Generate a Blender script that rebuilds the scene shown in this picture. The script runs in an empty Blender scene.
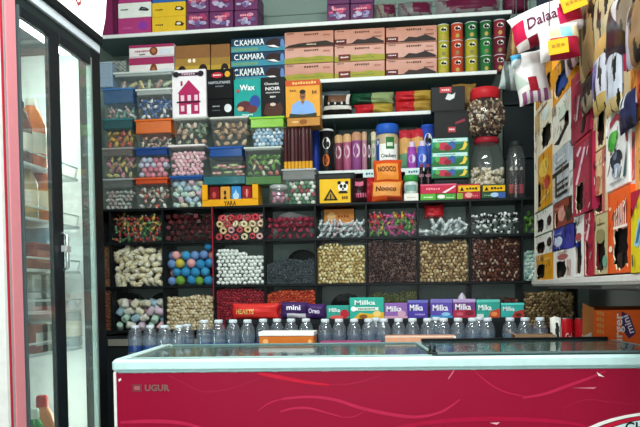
import bpy, math, random
from math import sin, cos, pi, radians, sqrt
from mathutils import Matrix, Vector, Euler
random.seed(7)
C = bpy.context.scene.collection
F = 700.0; CAMZ = 1.10; SHIFT = 0.158
# ------------------------------------------------------------------ camera
RC = Matrix.Rotation(radians(7.3), 3, 'Z') @ Matrix.Rotation(radians(88), 3, 'X') @ Matrix.Rotation(radians(-0.75), 3, 'Z')
cam = bpy.data.cameras.new('camera'); cam.sensor_width = 36; cam.lens = F/640*36; cam.shift_y = SHIFT
camo = bpy.data.objects.new('camera', cam); C.objects.link(camo)
camo.location = (0, 0, CAMZ); camo.rotation_euler = RC.to_euler(); bpy.context.scene.camera = camo
def ray(px, py): return RC @ Vector(((px-320)/F, (-(py-213.5)+SHIFT*640)/F, -1))
def onY(px, py, Y):
    d = ray(px, py); t = Y/d.y; return d.x*t, CAMZ+d.z*t
def onX(px, py, X):
    d = ray(px, py); t = X/d.x; return d.y*t, CAMZ+d.z*t
def rectY(x0, y0, x1, y1, Y):
    xm, ym = (x0+x1)/2, (y0+y1)/2
    return onY(x0, ym, Y)[0], onY(x1, ym, Y)[0], onY(xm, y1, Y)[1], onY(xm, y0, Y)[1]
def rectX(x0, y0, x1, y1, X):       # x0 is the far (left) edge; y at the middle of the face
    xm, ym = (x0+x1)/2, (y0+y1)/2
    return onX(x0, ym, X)[0], onX(x1, ym, X)[0], onX(xm, y1, X)[1], onX(xm, y0, X)[1]
# ------------------------------------------------------------------ materials
def lin(h):
    h = h.lstrip('#'); h = ''.join(c*2 for c in h) if len(h) == 3 else h; r = []
    for i in (0, 2, 4):
        c = int(h[i:i+2], 16)/255; r.append(c/12.92 if c <= .04045 else ((c+.055)/1.055)**2.4)
    return (*r, 1)
_M = {}
def M(h, rough=.45, metal=0, var=.12, scale=30, bump=0, spec=.13):
    k = (h, rough, metal, var, scale, bump, spec)
    if k in _M: return _M[k]
    m = bpy.data.materials.new('mat_'+h.strip('#')); m.use_nodes = True; nt = m.node_tree
    b = nt.nodes['Principled BSDF']; b.inputs['Roughness'].default_value = rough; b.inputs['Metallic'].default_value = metal
    b.inputs['Specular IOR Level'].default_value = spec
    tc = nt.nodes.new('ShaderNodeTexCoord'); nz = nt.nodes.new('ShaderNodeTexNoise'); nz.inputs['Scale'].default_value = scale
    nz.inputs['Detail'].default_value = 3
    nt.links.new(tc.outputs['Object'], nz.inputs['Vector'])
    c = lin(h); mx = nt.nodes.new('ShaderNodeMix'); mx.data_type = 'RGBA'
    mx.inputs['A'].default_value = tuple(min(1, x*(1-var)) for x in c[:3])+(1,); mx.inputs['B'].default_value = tuple(min(1, x*(1+var)) for x in c[:3])+(1,)
    nt.links.new(nz.outputs['Fac'], mx.inputs['Factor']); nt.links.new(mx.outputs['Result'], b.inputs['Base Color'])
    if bump:
        bp = nt.nodes.new('ShaderNodeBump'); bp.inputs['Strength'].default_value = bump; bp.inputs['Distance'].default_value = .01
        nt.links.new(nz.outputs['Fac'], bp.inputs['Height']); nt.links.new(bp.outputs['Normal'], b.inputs['Normal'])
    _M[k] = m; return m
def CLEAR(tint, solid=.15, gloss=.12, rough=.08, col=None):
    """thin clear plastic or glass: mostly see-through, a little milky, a fresnel gloss"""
    k = ('clear', tint, solid, gloss, rough, col)
    if k in _M: return _M[k]
    m = bpy.data.materials.new('mat_clear_'+tint.strip('#')); m.use_nodes = True; nt = m.node_tree; nt.nodes.clear()
    out = nt.nodes.new('ShaderNodeOutputMaterial'); tr = nt.nodes.new('ShaderNodeBsdfTransparent'); tr.inputs[0].default_value = tuple(max(c, 1e-4)**(.22 if solid < .4 else .6) for c in lin(tint)[:3])+(1,)
    df = nt.nodes.new('ShaderNodeBsdfDiffuse'); df.inputs[0].default_value = lin(col or tint)
    gl = nt.nodes.new('ShaderNodeBsdfGlossy'); gl.inputs['Roughness'].default_value = rough
    nz = nt.nodes.new('ShaderNodeTexNoise'); nz.inputs['Scale'].default_value = 12
    ma = nt.nodes.new('ShaderNodeMath'); ma.operation = 'MULTIPLY_ADD'; ma.inputs[1].default_value = solid*.5; ma.inputs[2].default_value = solid*.75
    nt.links.new(nz.outputs['Fac'], ma.inputs[0])
    m1 = nt.nodes.new('ShaderNodeMixShader'); nt.links.new(ma.outputs[0], m1.inputs[0]); nt.links.new(tr.outputs[0], m1.inputs[1]); nt.links.new(df.outputs[0], m1.inputs[2])
    lw = nt.nodes.new('ShaderNodeLayerWeight'); lw.inputs[0].default_value = .5; pw = nt.nodes.new('ShaderNodeMath'); pw.operation = 'POWER'; pw.inputs[1].default_value = 4; nt.links.new(lw.outputs['Facing'], pw.inputs[0])
    mb = nt.nodes.new('ShaderNodeMath'); mb.operation = 'MULTIPLY_ADD'; mb.inputs[1].default_value = .45; mb.inputs[2].default_value = gloss
    mb.use_clamp = True
    nt.links.new(pw.outputs[0], mb.inputs[0])
    m2 = nt.nodes.new('ShaderNodeMixShader'); nt.links.new(mb.outputs[0], m2.inputs[0]); nt.links.new(m1.outputs[0], m2.inputs[1]); nt.links.new(gl.outputs[0], m2.inputs[2])
    nt.links.new(m2.outputs[0], out.inputs[0]); _M[k] = m; return m
def EMIT(h, s):
    k = ('emit', h, s)
    if k in _M: return _M[k]
    m = bpy.data.materials.new('mat_lit'); m.use_nodes = True; b = m.node_tree.nodes['Principled BSDF']
    b.inputs['Base Color'].default_value = lin(h); b.inputs['Emission Color'].default_value = lin(h); b.inputs['Emission Strength'].default_value = s
    _M[k] = m; return m
def mt(x): return M(x) if isinstance(x, str) else x
# ------------------------------------------------------------------ mesh builder
_TXT = {}
def text_mesh(s, bold=.0, shear=0):
    k = (s, bold, shear)
    if k not in _TXT:
        c = bpy.data.curves.new('t', 'FONT'); c.body = s; c.size = 1; c.resolution_u = 2; c.offset = bold; c.shear = shear; c.align_x = 'LEFT'
        o = bpy.data.objects.new('t', c); C.objects.link(o)
        me = bpy.data.meshes.new_from_object(o.evaluated_get(bpy.context.evaluated_depsgraph_get()))
        vs = [v.co.xy[:] for v in me.vertices]; fs = [tuple(p.vertices) for p in me.polygons]
        bpy.data.objects.remove(o); bpy.data.meshes.remove(me); bpy.data.curves.remove(c)
        x0 = min(v[0] for v in vs); x1 = max(v[0] for v in vs); y0 = min(v[1] for v in vs); y1 = max(v[1] for v in vs)
        _TXT[k] = ([(v[0]-(x0+x1)/2, v[1]-(y0+y1)/2) for v in vs], fs, x1-x0, y1-y0)
    return _TXT[k]
def ico():
    import bmesh
    bm = bmesh.new(); bmesh.ops.create_icosphere(bm, subdivisions=2, radius=1); a = [v.co.copy() for v in bm.verts]; f = [[v.index for v in p.verts] for p in bm.faces]; bm.free()
    bm = bmesh.new(); bmesh.ops.create_icosphere(bm, subdivisions=1, radius=1); a1 = [v.co.copy() for v in bm.verts]; f1 = [[v.index for v in p.verts] for p in bm.faces]; bm.free()
    return (a, f), (a1, f1)
ICO2, ICO1 = ico()
class B:
    def __init__(s, o=(0, 0, 0), U=(1, 0, 0), V=(0, 0, 1), N=(0, -1, 0)):
        s.v = []; s.f = []; s.fm = []; s.sm = []; s.mats = []; s.frame(o, U, V, N)
    def frame(s, o, U=(1, 0, 0), V=(0, 0, 1), N=(0, -1, 0)):
        s.o = Vector(o); s.U = Vector(U); s.V = Vector(V); s.N = Vector(N)
    def p(s, u, v, w=0): return s.o+s.U*u+s.V*v+s.N*w
    def mi(s, m):
        m = mt(m)
        if m not in s.mats: s.mats.append(m)
        return s.mats.index(m)
    def add(s, vs, fs, m, smooth=False):
        b = len(s.v); s.v += [Vector(x) for x in vs]; i = s.mi(m)
        for f in fs: s.f.append([b+k for k in f]); s.fm.append(i); s.sm.append(smooth)
    def hexa(s, u0, v0, w0, u1, v1, w1, m, c=.002, top=None):
        """chamfered box; top=(du,dw) insets or flares the upper end"""
        c = min(c, abs(u1-u0)*.3, abs(v1-v0)*.3, abs(w1-w0)*.3); vs = []; idx = {}
        lo, hi = (u0, v0, w0), (u1, v1, w1)
        for a in (0, 1):
            for b in (0, 1):
                for d in (0, 1):
                    for ax in range(3):
                        q = []
                        for k, bit in enumerate((a, b, d)):
                            x = hi[k] if bit else lo[k]
                            if k != ax: x += -c if bit else c
                            q.append(x)
                        if top:
                            t = (q[1]-v0)/(v1-v0); uc, wc = (u0+u1)/2, (w0+w1)/2
                            q[0] += top[0]*t*(1 if q[0] > uc else -1); q[2] += top[1]*t*(1 if q[2] > wc else -1)
                        idx[(a, b, d, ax)] = len(vs); vs.append(s.p(*q))
        fs = []
        for ax in range(3):
            o = [k for k in range(3) if k != ax]
            for sd in (0, 1):
                f = []
                for (x, y) in ((0, 0), (1, 0), (1, 1), (0, 1)):
                    b = [0, 0, 0]; b[ax] = sd; b[o[0]] = x; b[o[1]] = y; f.append(idx[(*b, ax)])
                fs.append(f)
        for ax in range(3):
            o = [k for k in range(3) if k != ax]
            for x in (0, 1):
                for y in (0, 1):
                    b = [0, 0, 0]; b[o[0]] = x; b[o[1]] = y; b1 = list(b); b1[ax] = 1
                    fs.append([idx[(*b, o[0])], idx[(*b, o[1])], idx[(*b1, o[1])], idx[(*b1, o[0])]])
        for a in (0, 1):
            for b in (0, 1):
                for d in (0, 1): fs.append([idx[(a, b, d, k)] for k in range(3)])
        s.add(vs, fs, m)
    def poly(s, pts, m, w=.001): s.add([s.p(u, v, w) for u, v in pts], [list(range(len(pts)))], m)
    def rect(s, u0, v0, u1, v1, m, w=.001): s.poly([(u0, v0), (u1, v0), (u1, v1), (u0, v1)], m, w)
    def ell(s, uc, vc, ru, rv, m, w=.001, n=16, a0=0, a1=2*pi): s.poly([(uc+ru*cos(a0+(a1-a0)*k/n), vc+rv*sin(a0+(a1-a0)*k/n)) for k in range(n if a1-a0 > 6 else n+1)], m, w)
    def ring(s, uc, vc, ru, rv, t, m, w=.001, n=24):
        vs = []; fs = []
        for k in range(n):
            a = 2*pi*k/n; vs += [s.p(uc+ru*cos(a), vc+rv*sin(a), w), s.p(uc+(ru-t)*cos(a), vc+(rv-t)*sin(a), w)]
            j = (k+1) % n; fs.append([2*k, 2*j, 2*j+1, 2*k+1])
        s.add(vs, fs, m)
    def strip(s, pts, widths, m, w=.001):
        vs = []; fs = []
        for i, (u, v) in enumerate(pts):
            a = pts[max(0, i-1)]; b = pts[min(len(pts)-1, i+1)]; d = Vector((b[0]-a[0], b[1]-a[1])); d.normalize(); h = widths[i]/2 if not isinstance(widths, float) else widths/2
            vs += [s.p(u-d.y*h, v+d.x*h, w), s.p(u+d.y*h, v-d.x*h, w)]
            if i: fs.append([2*i-2, 2*i-1, 2*i+1, 2*i])
        s.add(vs, fs, m)
    def text(s, t, uc, vc, h, m, wmax=None, w=.001, bold=.02, shear=0, rot=0, surf=None):
        vs, fs, tw, th = text_mesh(t, bold, shear); k = h/th; kx = k
        if wmax: kx = wmax/tw
        q = []
        for x, y in vs:
            x, y = x*kx, y*k
            if rot: x, y = x*cos(rot)-y*sin(rot), x*sin(rot)+y*cos(rot)
            q.append(surf(uc+x, vc+y) if surf else s.p(uc+x, vc+y, w))
        s.add(q, fs, m)
    def scrib(s, uc, vc, W, H, m, w=.001, surf=None):
        """a short line of print too small to read"""
        n = max(3, int(W/H/.9)); rr = random.Random(int(W*1e4)+n)
        for k in range(n):
            x = uc-W/2+W*(k+.1)/n; x1 = uc-W/2+W*(k+.85)/n; a = rr.uniform(.25, .5)*H; b = rr.uniform(.25, .5)*H
            s.rect(x, vc-a, x1, vc+b, m, w)
    def lathe(s, prof, m, n=20, c=(0, 0, 0), caps=True, axis=None):
        vs = []; fs = []; mats = m if isinstance(m, list) else None; c = Vector(c)
        for (r, z) in prof:
            for k in range(n): vs.append(c+Vector((r*cos(2*pi*k/n), r*sin(2*pi*k/n), z)))
        if not mats:
            for i in range(len(prof)-1):
                for k in range(n): fs.append([i*n+k, i*n+(k+1) % n, (i+1)*n+(k+1) % n, (i+1)*n+k])
            s.add(vs, fs, m, True)
            if caps:
                s.add(vs[:n], [list(range(n))[::-1]], m); s.add(vs[-n:], [list(range(n))], m)
        else:
            for i in range(len(prof)-1):
                s.add(vs[i*n:(i+2)*n], [[k, (k+1) % n, n+(k+1) % n, n+k] for k in range(n)], mats[i], True)
            s.add(vs[:n], [list(range(n))[::-1]], mats[0]); s.add(vs[-n:], [list(range(n))], mats[-1])
    def ellip(s, c, r, m, rot=None, lo=False):
        a, f = ICO1 if lo else ICO2; R = rot or Matrix.Identity(3); c = Vector(c)
        s.add([c+R @ Vector((x.x*r[0], x.y*r[1], x.z*r[2])) for x in a], f, m, True)
    def tube(s, pts, r, m, n=8):
        pts = [Vector(p) for p in pts]; vs = []; fs = []
        for i, p in enumerate(pts):
            d = (pts[min(i+1, len(pts)-1)]-pts[max(i-1, 0)]).normalized(); a = d.orthogonal().normalized(); b = d.cross(a)
            if i and (a.dot(pa) < 0 or True):
                a = (pa-d*pa.dot(d)).normalized(); b = d.cross(a)
            pa = a; rr = r[i] if isinstance(r, (list, tuple)) else r
            vs += [p+(a*cos(2*pi*k/n)+b*sin(2*pi*k/n))*rr for k in range(n)]
            if i: fs += [[(i-1)*n+k, (i-1)*n+(k+1) % n, i*n+(k+1) % n, i*n+k] for k in range(n)]
        fs += [list(range(n))[::-1], [(len(pts)-1)*n+k for k in range(n)]]
        s.add(vs, fs, m, True)
    def cylpatch(s, r, a0, a1, z0, z1, m, c=(0, 0, 0), shape='r', n=8):
        """a print on a cylinder wall; angle 0 faces -Y"""
        c = Vector(c); P = lambda a, z: c+Vector((r*sin(a), -r*cos(a), z))
        if shape == 'r':
            vs = []; fs = []
            for k in range(n+1):
                a = a0+(a1-a0)*k/n; vs += [P(a, z0), P(a, z1)]
                if k: fs.append([2*k-2, 2*k, 2*k+1, 2*k-1])
            s.add(vs, fs, m, True)
        else:
            am, zm = (a0+a1)/2, (z0+z1)/2
            s.add([P(am+(a1-a0)/2*cos(2*pi*k/14), zm+(z1-z0)/2*sin(2*pi*k/14)) for k in range(14)], [list(range(14))], m)
    def grid(s, nu, nv, fn, matfn, smooth=True):
        vs = [fn(i/nu, j/nv) for j in range(nv+1) for i in range(nu+1)]; b = len(s.v); s.v += [Vector(x) for x in vs]
        for j in range(nv):
            for i in range(nu):
                a = b+j*(nu+1)+i; s.f.append([a, a+1, a+nu+2, a+nu+1]); s.fm.append(s.mi(matfn((i+.5)/nu, (j+.5)/nv))); s.sm.append(smooth)
    def bounds(s):
        return [min(v[i] for v in s.v) for i in range(3)], [max(v[i] for v in s.v) for i in range(3)]
def base(b):
    lo, hi = b.bounds(); return Vector(((lo[0]+hi[0])/2, (lo[1]+hi[1])/2, lo[2]))
def mesh(name, b, org=(0, 0, 0)):
    me = bpy.data.meshes.new(name); org = Vector(org); me.from_pydata([v-org for v in b.v], [], b.f)
    for m in b.mats: me.materials.append(m)
    me.polygons.foreach_set('material_index', b.fm); me.polygons.foreach_set('use_smooth', b.sm); me.validate(); me.update(); return me
def tag(o, label, cat, group=None, kind=None):
    if label: o['label'] = label
    if cat: o['category'] = cat
    if group: o['group'] = group
    if kind: o['kind'] = kind
    return o
def obj(name, b, parent=None, label=None, cat=None, group=None, kind=None, org=None):
    """one mesh object; for a child the builder is in the parent's local coordinates when the parent is at the origin of that frame"""
    og = Vector(org) if org is not None else base(b)
    o = bpy.data.objects.new(name, mesh(name, b, og)); C.objects.link(o); o.location = og
    if parent is not None: o.parent = parent; o.location = og-Vector(parent.get('_o', (0, 0, 0)))
    return tag(o, label, cat, group, kind)
def thing(name, label, cat, loc, group=None, rz=0):
    o = bpy.data.objects.new(name, None); o.empty_display_size = .05; C.objects.link(o); o.location = loc; o.rotation_euler = (0, 0, rz)
    o['_o'] = tuple(loc); return tag(o, label, cat, group)
def dup(root, loc, label=None, group=None, rot=None):
    r = root.copy(); C.objects.link(r); r.location = loc
    if rot is not None: r.rotation_euler = rot
    if label: r['label'] = label
    if group: r['group'] = group
    for ch in list(root.children):
        c = ch.copy(); C.objects.link(c); c.parent = r
        for g in list(ch.children):
            d = g.copy(); C.objects.link(d); d.parent = c
    return r
def struct(name, b): o = obj(name, b); o['kind'] = 'structure'; return o
# ------------------------------------------------------------------ generic goods
def prints(b, W, H, pr, w0=.0008):
    for i, q in enumerate(pr):
        w = w0+.0004*i; k = q[0]
        if k == 'r': b.rect(q[1]*W, q[2]*H, q[3]*W, q[4]*H, q[5], w)
        elif k == 'e': b.ell(q[1]*W, q[2]*H, q[3]*W, q[4]*H, q[5], w)
        elif k == 'p': b.poly([(u*W, v*H) for u, v in q[1]], q[2], w)
        elif k == 't': b.text(q[4], q[1]*W, q[2]*H, q[3]*H, q[5], (q[6]*W if len(q) > 6 and q[6] else None), w, rot=(q[7] if len(q) > 7 else 0))
        elif k == 's': b.scrib(q[1]*W, q[2]*H, q[3]*W, q[4]*H, q[5], w)
FY = ((1, 0, 0), (0, 0, 1), (0, -1, 0))
FX = ((0, -1, 0), (0, 0, 1), (-1, 0, 0))
def seams(b, W, H, D, m):
    b.rect(W*.02, H*.0, W*.98, H*.03, m, .0006)
def carton(name, rect, Y, D, col, pr, label, cat, group=None, zb=None, rough=.4):
    """printed carton standing with its front at Y; rect in picture pixels"""
    X0, X1, z0, z1 = rectY(*rect, Y)
    if zb is not None: z0 = zb
    b = B((X0, Y, z0), *FY); W, H = X1-X0, z1-z0
    b.hexa(0, 0, -D, W, H, 0, M(col, rough), .0025); prints(b, W, H, pr)
    # top flap seam and side tuck, as on any carton
    b.add([(X0+.003, Y+D*.5-.001, z1+.0006), (X1-.003, Y+D*.5-.001, z1+.0006), (X1-.003, Y+D*.5+.001, z1+.0006), (X0+.003, Y+D*.5+.001, z1+.0006)], [[0, 1, 2, 3]], M('#55504a'))
    return obj(name, b, None, label, cat, group)
def pouch(name, o, frame, W, H, D, colfn, label, cat, group=None, texts=(), n=18, wr=.12, pinch=.5, roll=0, seed=0, rough=.3):
    """a filled foil or plastic bag, crimped at both ends. o = lower left of its front"""
    U, V, N = (Vector(x) for x in frame)
    if roll: R = Matrix.Rotation(roll, 3, N); U, V = R @ U, R @ V
    rr = random.Random(seed); ph = [rr.uniform(0, 6.28) for _ in range(6)]
    def shape(u, v):
        e = max(0, (1-abs(2*u-1)**2.6))*max(0, (1-abs(2*v-1)**3))
        wave = 1+wr*(sin(9*u+ph[0])*cos(7*v+ph[1])+.6*sin(17*v+ph[2]+5*u)+.5*sin(21*u+ph[3]))*e
        k = 1-.10*pinch*(1-abs(2*v-1)**4)*abs(2*u-1)
        uu = (.5+(u-.5)*k)+.012*sin(8*v+ph[4]); vv = v+.012*sin(8*u+ph[5])
        return uu, vv, D*(e**.6)*wave*.5
    b = B(o, U, V, N)
    def fr(u, v): x = shape(u, v); return b.p(x[0]*W, x[1]*H, x[2])
    def bk(u, v): x = shape(1-u, v); return b.p(x[0]*W, x[1]*H, -x[2]*.9)
    b.grid(n, n, fr, lambda u, v: M(colfn(u, v), rough)); b.grid(n//2, n//2, bk, lambda u, v: M(colfn(.02, v), rough))
    for (t, uc, vc, h, m, wm) in texts:
        b.text(t, uc*W, vc*H, h*H, m, wm*W if wm else None, surf=lambda x, y: fr(min(.99, max(.01, x/W)), min(.99, max(.01, y/H)))+N*.003)
    return obj(name, b, None, label, cat, group)
# candy shapes, unit size about 1 across
def cshape(kind, cols):
    b = B(); c = [M(x, .35) for x in cols]
    if kind == 'ball': b.ellip((0, 0, 0), (.5, .5, .48), c[0])
    elif kind == 'marsh': b.lathe([(.30, -.5), (.38, -.46), (.41, -.3), (.41, .3), (.38, .46), (.30, .5)], c[0], 12)
    elif kind == 'twist':
        for k in range(3):
            b.tube([(.17*cos(t*.9+k*2.09), .17*sin(t*.9+k*2.09), -.75+t*.25) for t in range(7)], [.17, .24, .26, .26, .26, .24, .17], c[k % len(c)], 7)
    elif kind == 'wrap':
        b.ellip((0, 0, 0), (.42, .25, .25), c[0])
        for s in (-1, 1):
            n = 8; vs = [(s*.36, 0, 0)]+[(s*.72, .09*(1 if k % 2 else -1), .24*(2*k/n-1)) for k in range(n+1)]
            b.add(vs, [[0, k+1, k+2] for k in range(n)], c[-1])
    elif kind == 'ring':
        vs = []; fs = []
        for i in range(14):
            for j in range(8):
                a, d = 2*pi*i/14, 2*pi*j/8; r = .34+.17*cos(d); vs.append((r*cos(a), .17*sin(d), r*sin(a))); fs.append([i*8+j, i*8+(j+1) % 8, ((i+1) % 14)*8+(j+1) % 8, ((i+1) % 14)*8+j])
        b.add(vs, fs, c[0], True)
    elif kind == 'worm': b.tube([(.6*(t/6-.5), .12*sin(t), .2*sin(t*.9)) for t in range(7)], [.09, .14, .15, .14, .15, .14, .08], c[0], 7)
    elif kind == 'stick': b.hexa(-.55, -.14, -.14, .55, .14, .14, c[0], .05); b.hexa(-.2, -.15, -.15, .2, .15, .15, c[-1], .03)
    elif kind == 'cube': b.hexa(-.36, -.36, -.36, .36, .36, .36, c[0], .1)
    elif kind == 'petal':
        b.ellip((0, 0, 0), (.5, .2, .3), c[0]); b.ellip((.18, -.06, .12), (.24, .18, .2), c[-1])
    elif kind == 'crystal':
        b.lathe([(.12, -.5), (.34, -.3), (.4, .1), (.2, .5)], c[0], 6)
    return b
_CM = {}
def candies(name, label, cat, group, kind, colsets, X0, X1, z0, top, Yf, size, depth=.1, taper=0, jit=.1, up=1.0, tilt=True, maxn=999, back=2):
    """individual sweets packed against a front at Yf; top(t) gives the heap's height at t in 0..1"""
    rr = random.Random(group); n = 0
    meshes = []
    for cs in colsets:
        k = (name, kind, tuple(cs))
        if k not in _CM: _CM[k] = mesh(name, cshape(kind, cs))
        meshes.append(_CM[k])
    lay = 0
    while lay < 3:
        row = 0; y = Yf+size*(.52+.8*lay)
        if y+size*.4 > Yf+depth: break
        while True:
            z = z0+size*(.5+.86*up*row)
            H = top(.5)
            if z > z0+max(top(0), top(.5), top(1)): break
            tp = taper*(1-(z-z0)/max(1e-6, max(H, .01)))*.5
            a, c = X0+tp+size*.5, X1-tp-size*.5; m = max(1, int((c-a)/(size*1.0))+1); st = (c-a)/max(1, m-1) if m > 1 else 0
            off = (.5*st if (row+lay) % 2 else 0)
            for i in range(m):
                x = a+i*st+off
                if x > c+1e-4: continue
                h = top((x-X0)/(X1-X0))*(1+rr.uniform(-.06, .06))
                if z-z0 > h: continue
                if lay and (z-z0 < h-size*.86*up*back): continue
                if n >= maxn: return n
                o = bpy.data.objects.new(name, rr.choice(meshes)); C.objects.link(o); j = size*jit
                o.location = (x+rr.uniform(-j, j), y+rr.uniform(0, j), z+rr.uniform(-j, j)*.6); s = size*rr.uniform(.94, 1.08); o.scale = (s, s, s)
                if tilt: o.rotation_euler = (rr.uniform(-.9, .9), rr.uniform(-3, 3), rr.uniform(-.9, .9)) if kind not in ('ring',) else (rr.uniform(-.6, .6), rr.uniform(-.6, .6), rr.uniform(-.6, .6))
                tag(o, label, cat, group); n += 1
            row += 1
        lay += 1
    return n
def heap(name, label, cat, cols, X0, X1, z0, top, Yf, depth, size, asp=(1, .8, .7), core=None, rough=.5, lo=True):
    """a bin full of nuts or beans: one object"""
    rr = random.Random(label); b = B(); mats = [M(c, rough) for c in cols]
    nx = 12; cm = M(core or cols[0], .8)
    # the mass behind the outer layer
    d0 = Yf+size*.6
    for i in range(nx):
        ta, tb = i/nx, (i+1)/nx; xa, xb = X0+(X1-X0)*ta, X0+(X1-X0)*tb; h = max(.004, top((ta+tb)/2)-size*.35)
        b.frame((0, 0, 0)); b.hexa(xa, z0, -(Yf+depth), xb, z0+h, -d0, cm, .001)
    W = X1-X0; rows = int(max(top(t/8) for t in range(9))/(size*.66))+1
    for r in range(rows):
        m = int(W/(size*.82))
        for i in range(m+1):
            x = X0+size*.4+(W-size*.8)*(i+(.5 if r % 2 else 0))/(m+.5); z = z0+size*.35+r*size*.66
            if z-z0 > top((x-X0)/W) or x > X1-size*.3: continue
            R = Euler((rr.uniform(0, 6), rr.uniform(0, 6), rr.uniform(0, 6))).to_matrix(); s = size*rr.uniform(.85, 1.15)*.5
            b.ellip((x+rr.uniform(-.15, .15)*size, Yf+size*.5+rr.uniform(0, .25)*size, z+rr.uniform(-.15, .15)*size), (s*asp[0], s*asp[1], s*asp[2]), rr.choice(mats), R, lo)
    for k in range(int(W/size*min(depth, .12)/size*1.3)):
        x = rr.uniform(X0+size*.5, X1-size*.5); y = rr.uniform(Yf+size, Yf+min(depth-.01, .14)); R = Euler((rr.uniform(0, 6), rr.uniform(0, 6), rr.uniform(0, 6))).to_matrix(); s = size*rr.uniform(.85, 1.15)*.5
        b.ellip((x, y, z0+top((x-X0)/W)-size*.2), (s*asp[0], s*asp[1], s*asp[2]), rr.choice(mats), R, lo)
    return obj(name, b, None, label, cat, None, 'stuff')
# ================================================================== THE ROOM
YS, YB, YC, YL = 4.10, 4.42, 3.86, 3.91
XLW, XRW, ZC = -2.05, 1.08, 3.25
def slab(name, x0, y0, z0, x1, y1, z1, m):
    b = B(); b.hexa(x0, z0, -y1, x1, z1, -y0, m, .002); return struct(name, b)
slab('floor', XLW-.1, -2.2, -.1, XRW+.1, YB+.1, 0, M('#8c8a84', .35, 0, .15, 6))
slab('ceiling', XLW-.1, -2.2, ZC, XRW+.1, YB+.1, ZC+.1, M('#cfd2cf', .8))
slab('wall_back', XLW-.1, YB, 0, XRW+.1, YB+.1, ZC, M('#7f938b', .6, 0, .08, 4))
slab('wall_left', XLW-.1, -2.2, 0, XLW, YB, ZC, M('#d6dad6', .7, 0, .06, 4))
slab('wall_right', XRW, -2.2, 0, XRW+.1, YB, ZC, M('#e2e3df', .7, 0, .06, 4))
b = B(); b.hexa(-2, 0, -YB, -1.4, .1, -YB+.012, M('#6f7672')); b.hexa(-1.4, 0, -YB, XRW, .1, -YB+.012, M('#6f7672')); struct('baseboard_back', b)
b = B(); b.hexa(XLW, 1.545, -YB, XRW, 1.56, -YB+.004, M('#7d8d86')); bb = onY(290, 15, YB)[1]; b.hexa(XLW, bb-.004, -YB, XRW, bb+.004, -YB+.006, M('#76877f')); struct('trim_back', b)
# ------------------------------------------------------------------ wall shelves
WHITE = M('#dfe6e2', .35); TEALD = M('#58706f', .5); BLK = M('#16191a', .4); BLKG = M('#0f1112', .25)
def zavg(a, c, Y): return (onY(*a, Y)[1]+onY(*c, Y)[1])/2
ZT = zavg((115, 33.3), (500, 13), YS); Z2 = zavg((320, 79.5), (480, 71.5), YS)
Z3 = zavg((322, 115.5), (425, 111), YS); Z4 = zavg((322, 172), (420, 167.5), YS)
ZA = zavg((125, 207.5), (525, 198.7), YC); ZB = zavg((140, 241), (500, 235.3), YC); ZCc = zavg((140, 287.3), (500, 280), YC); ZD = ZCc-.255
def shelf(label, x0, x1, z, Ymid, th=.018):
    X0, X1 = onY(x0, 100, YS)[0], onY(x1, 100, YS)[0]
    t = thing('wall_shelf', label, 'shelf', ((X0+X1)/2, YB-.16, z-th))
    b = B(); b.hexa(X0, z-th, -(YB-.002), X1, z, -(YS+.004), TEALD, .002); obj('board', b, t)
    b = B(); b.hexa(X0, z-th-.002, -(YS+.004), X1, z+.001, -(YS-.006), WHITE, .002); obj('edge_trim', b, t)
    for k in range(3):
        x = X0+(X1-X0)*(.12+.38*k); b = B(); b.hexa(x-.01, z-.12, -(YB-.002), x+.01, z-th, -(YB-.02), TEALD); b.add([(x-.004, YB-.02, z-.11), (x+.004, YB-.02, z-.11), (x+.004, YS+.08, z-th-.001), (x-.004, YS+.08, z-th-.001), (x-.004, YB-.02, z-.09), (x+.004, YB-.02, z-.09), (x+.004, YS+.12, z-th), (x-.004, YS+.12, z-th)], [[0, 1, 2, 3], [4, 5, 6, 7], [0, 3, 7, 4], [1, 2, 6, 5]], TEALD); obj('bracket', b, t)
    return t
shelf('long white-edged wall shelf right under the ceiling, topmost of all', 92, 512, ZT, YS)
shelf('white-edged wall shelf carrying the peach cartons and the round crisp cans', 150, 497, Z2, YS)
shelf('short white-edged wall shelf carrying the red and gold foil packs', 318, 437, Z3, YS)
s4 = shelf('short white-edged wall shelf carrying the tall black can and the crackers jar', 314, 424, Z4, YS)
for (x0, x1) in ((363, 376), (405, 421)):
    b = B((0, YS-.008, 0), *FY); X0, X1, z0, z1 = rectY(x0, 168.5 if x0 > 400 else 170, x1, 175 if x0 > 400 else 177.5, YS-.008); b.hexa(X0, z0, -.001, X1, z1, .002, M('#d5e6e6')); b.scrib((X0+X1)/2, (z0+z1)/2, (X1-X0)*.6, .014, M('#1f6f7a'), .0025); obj('price_tag', b, s4, 'pale price tag with teal print')
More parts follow.
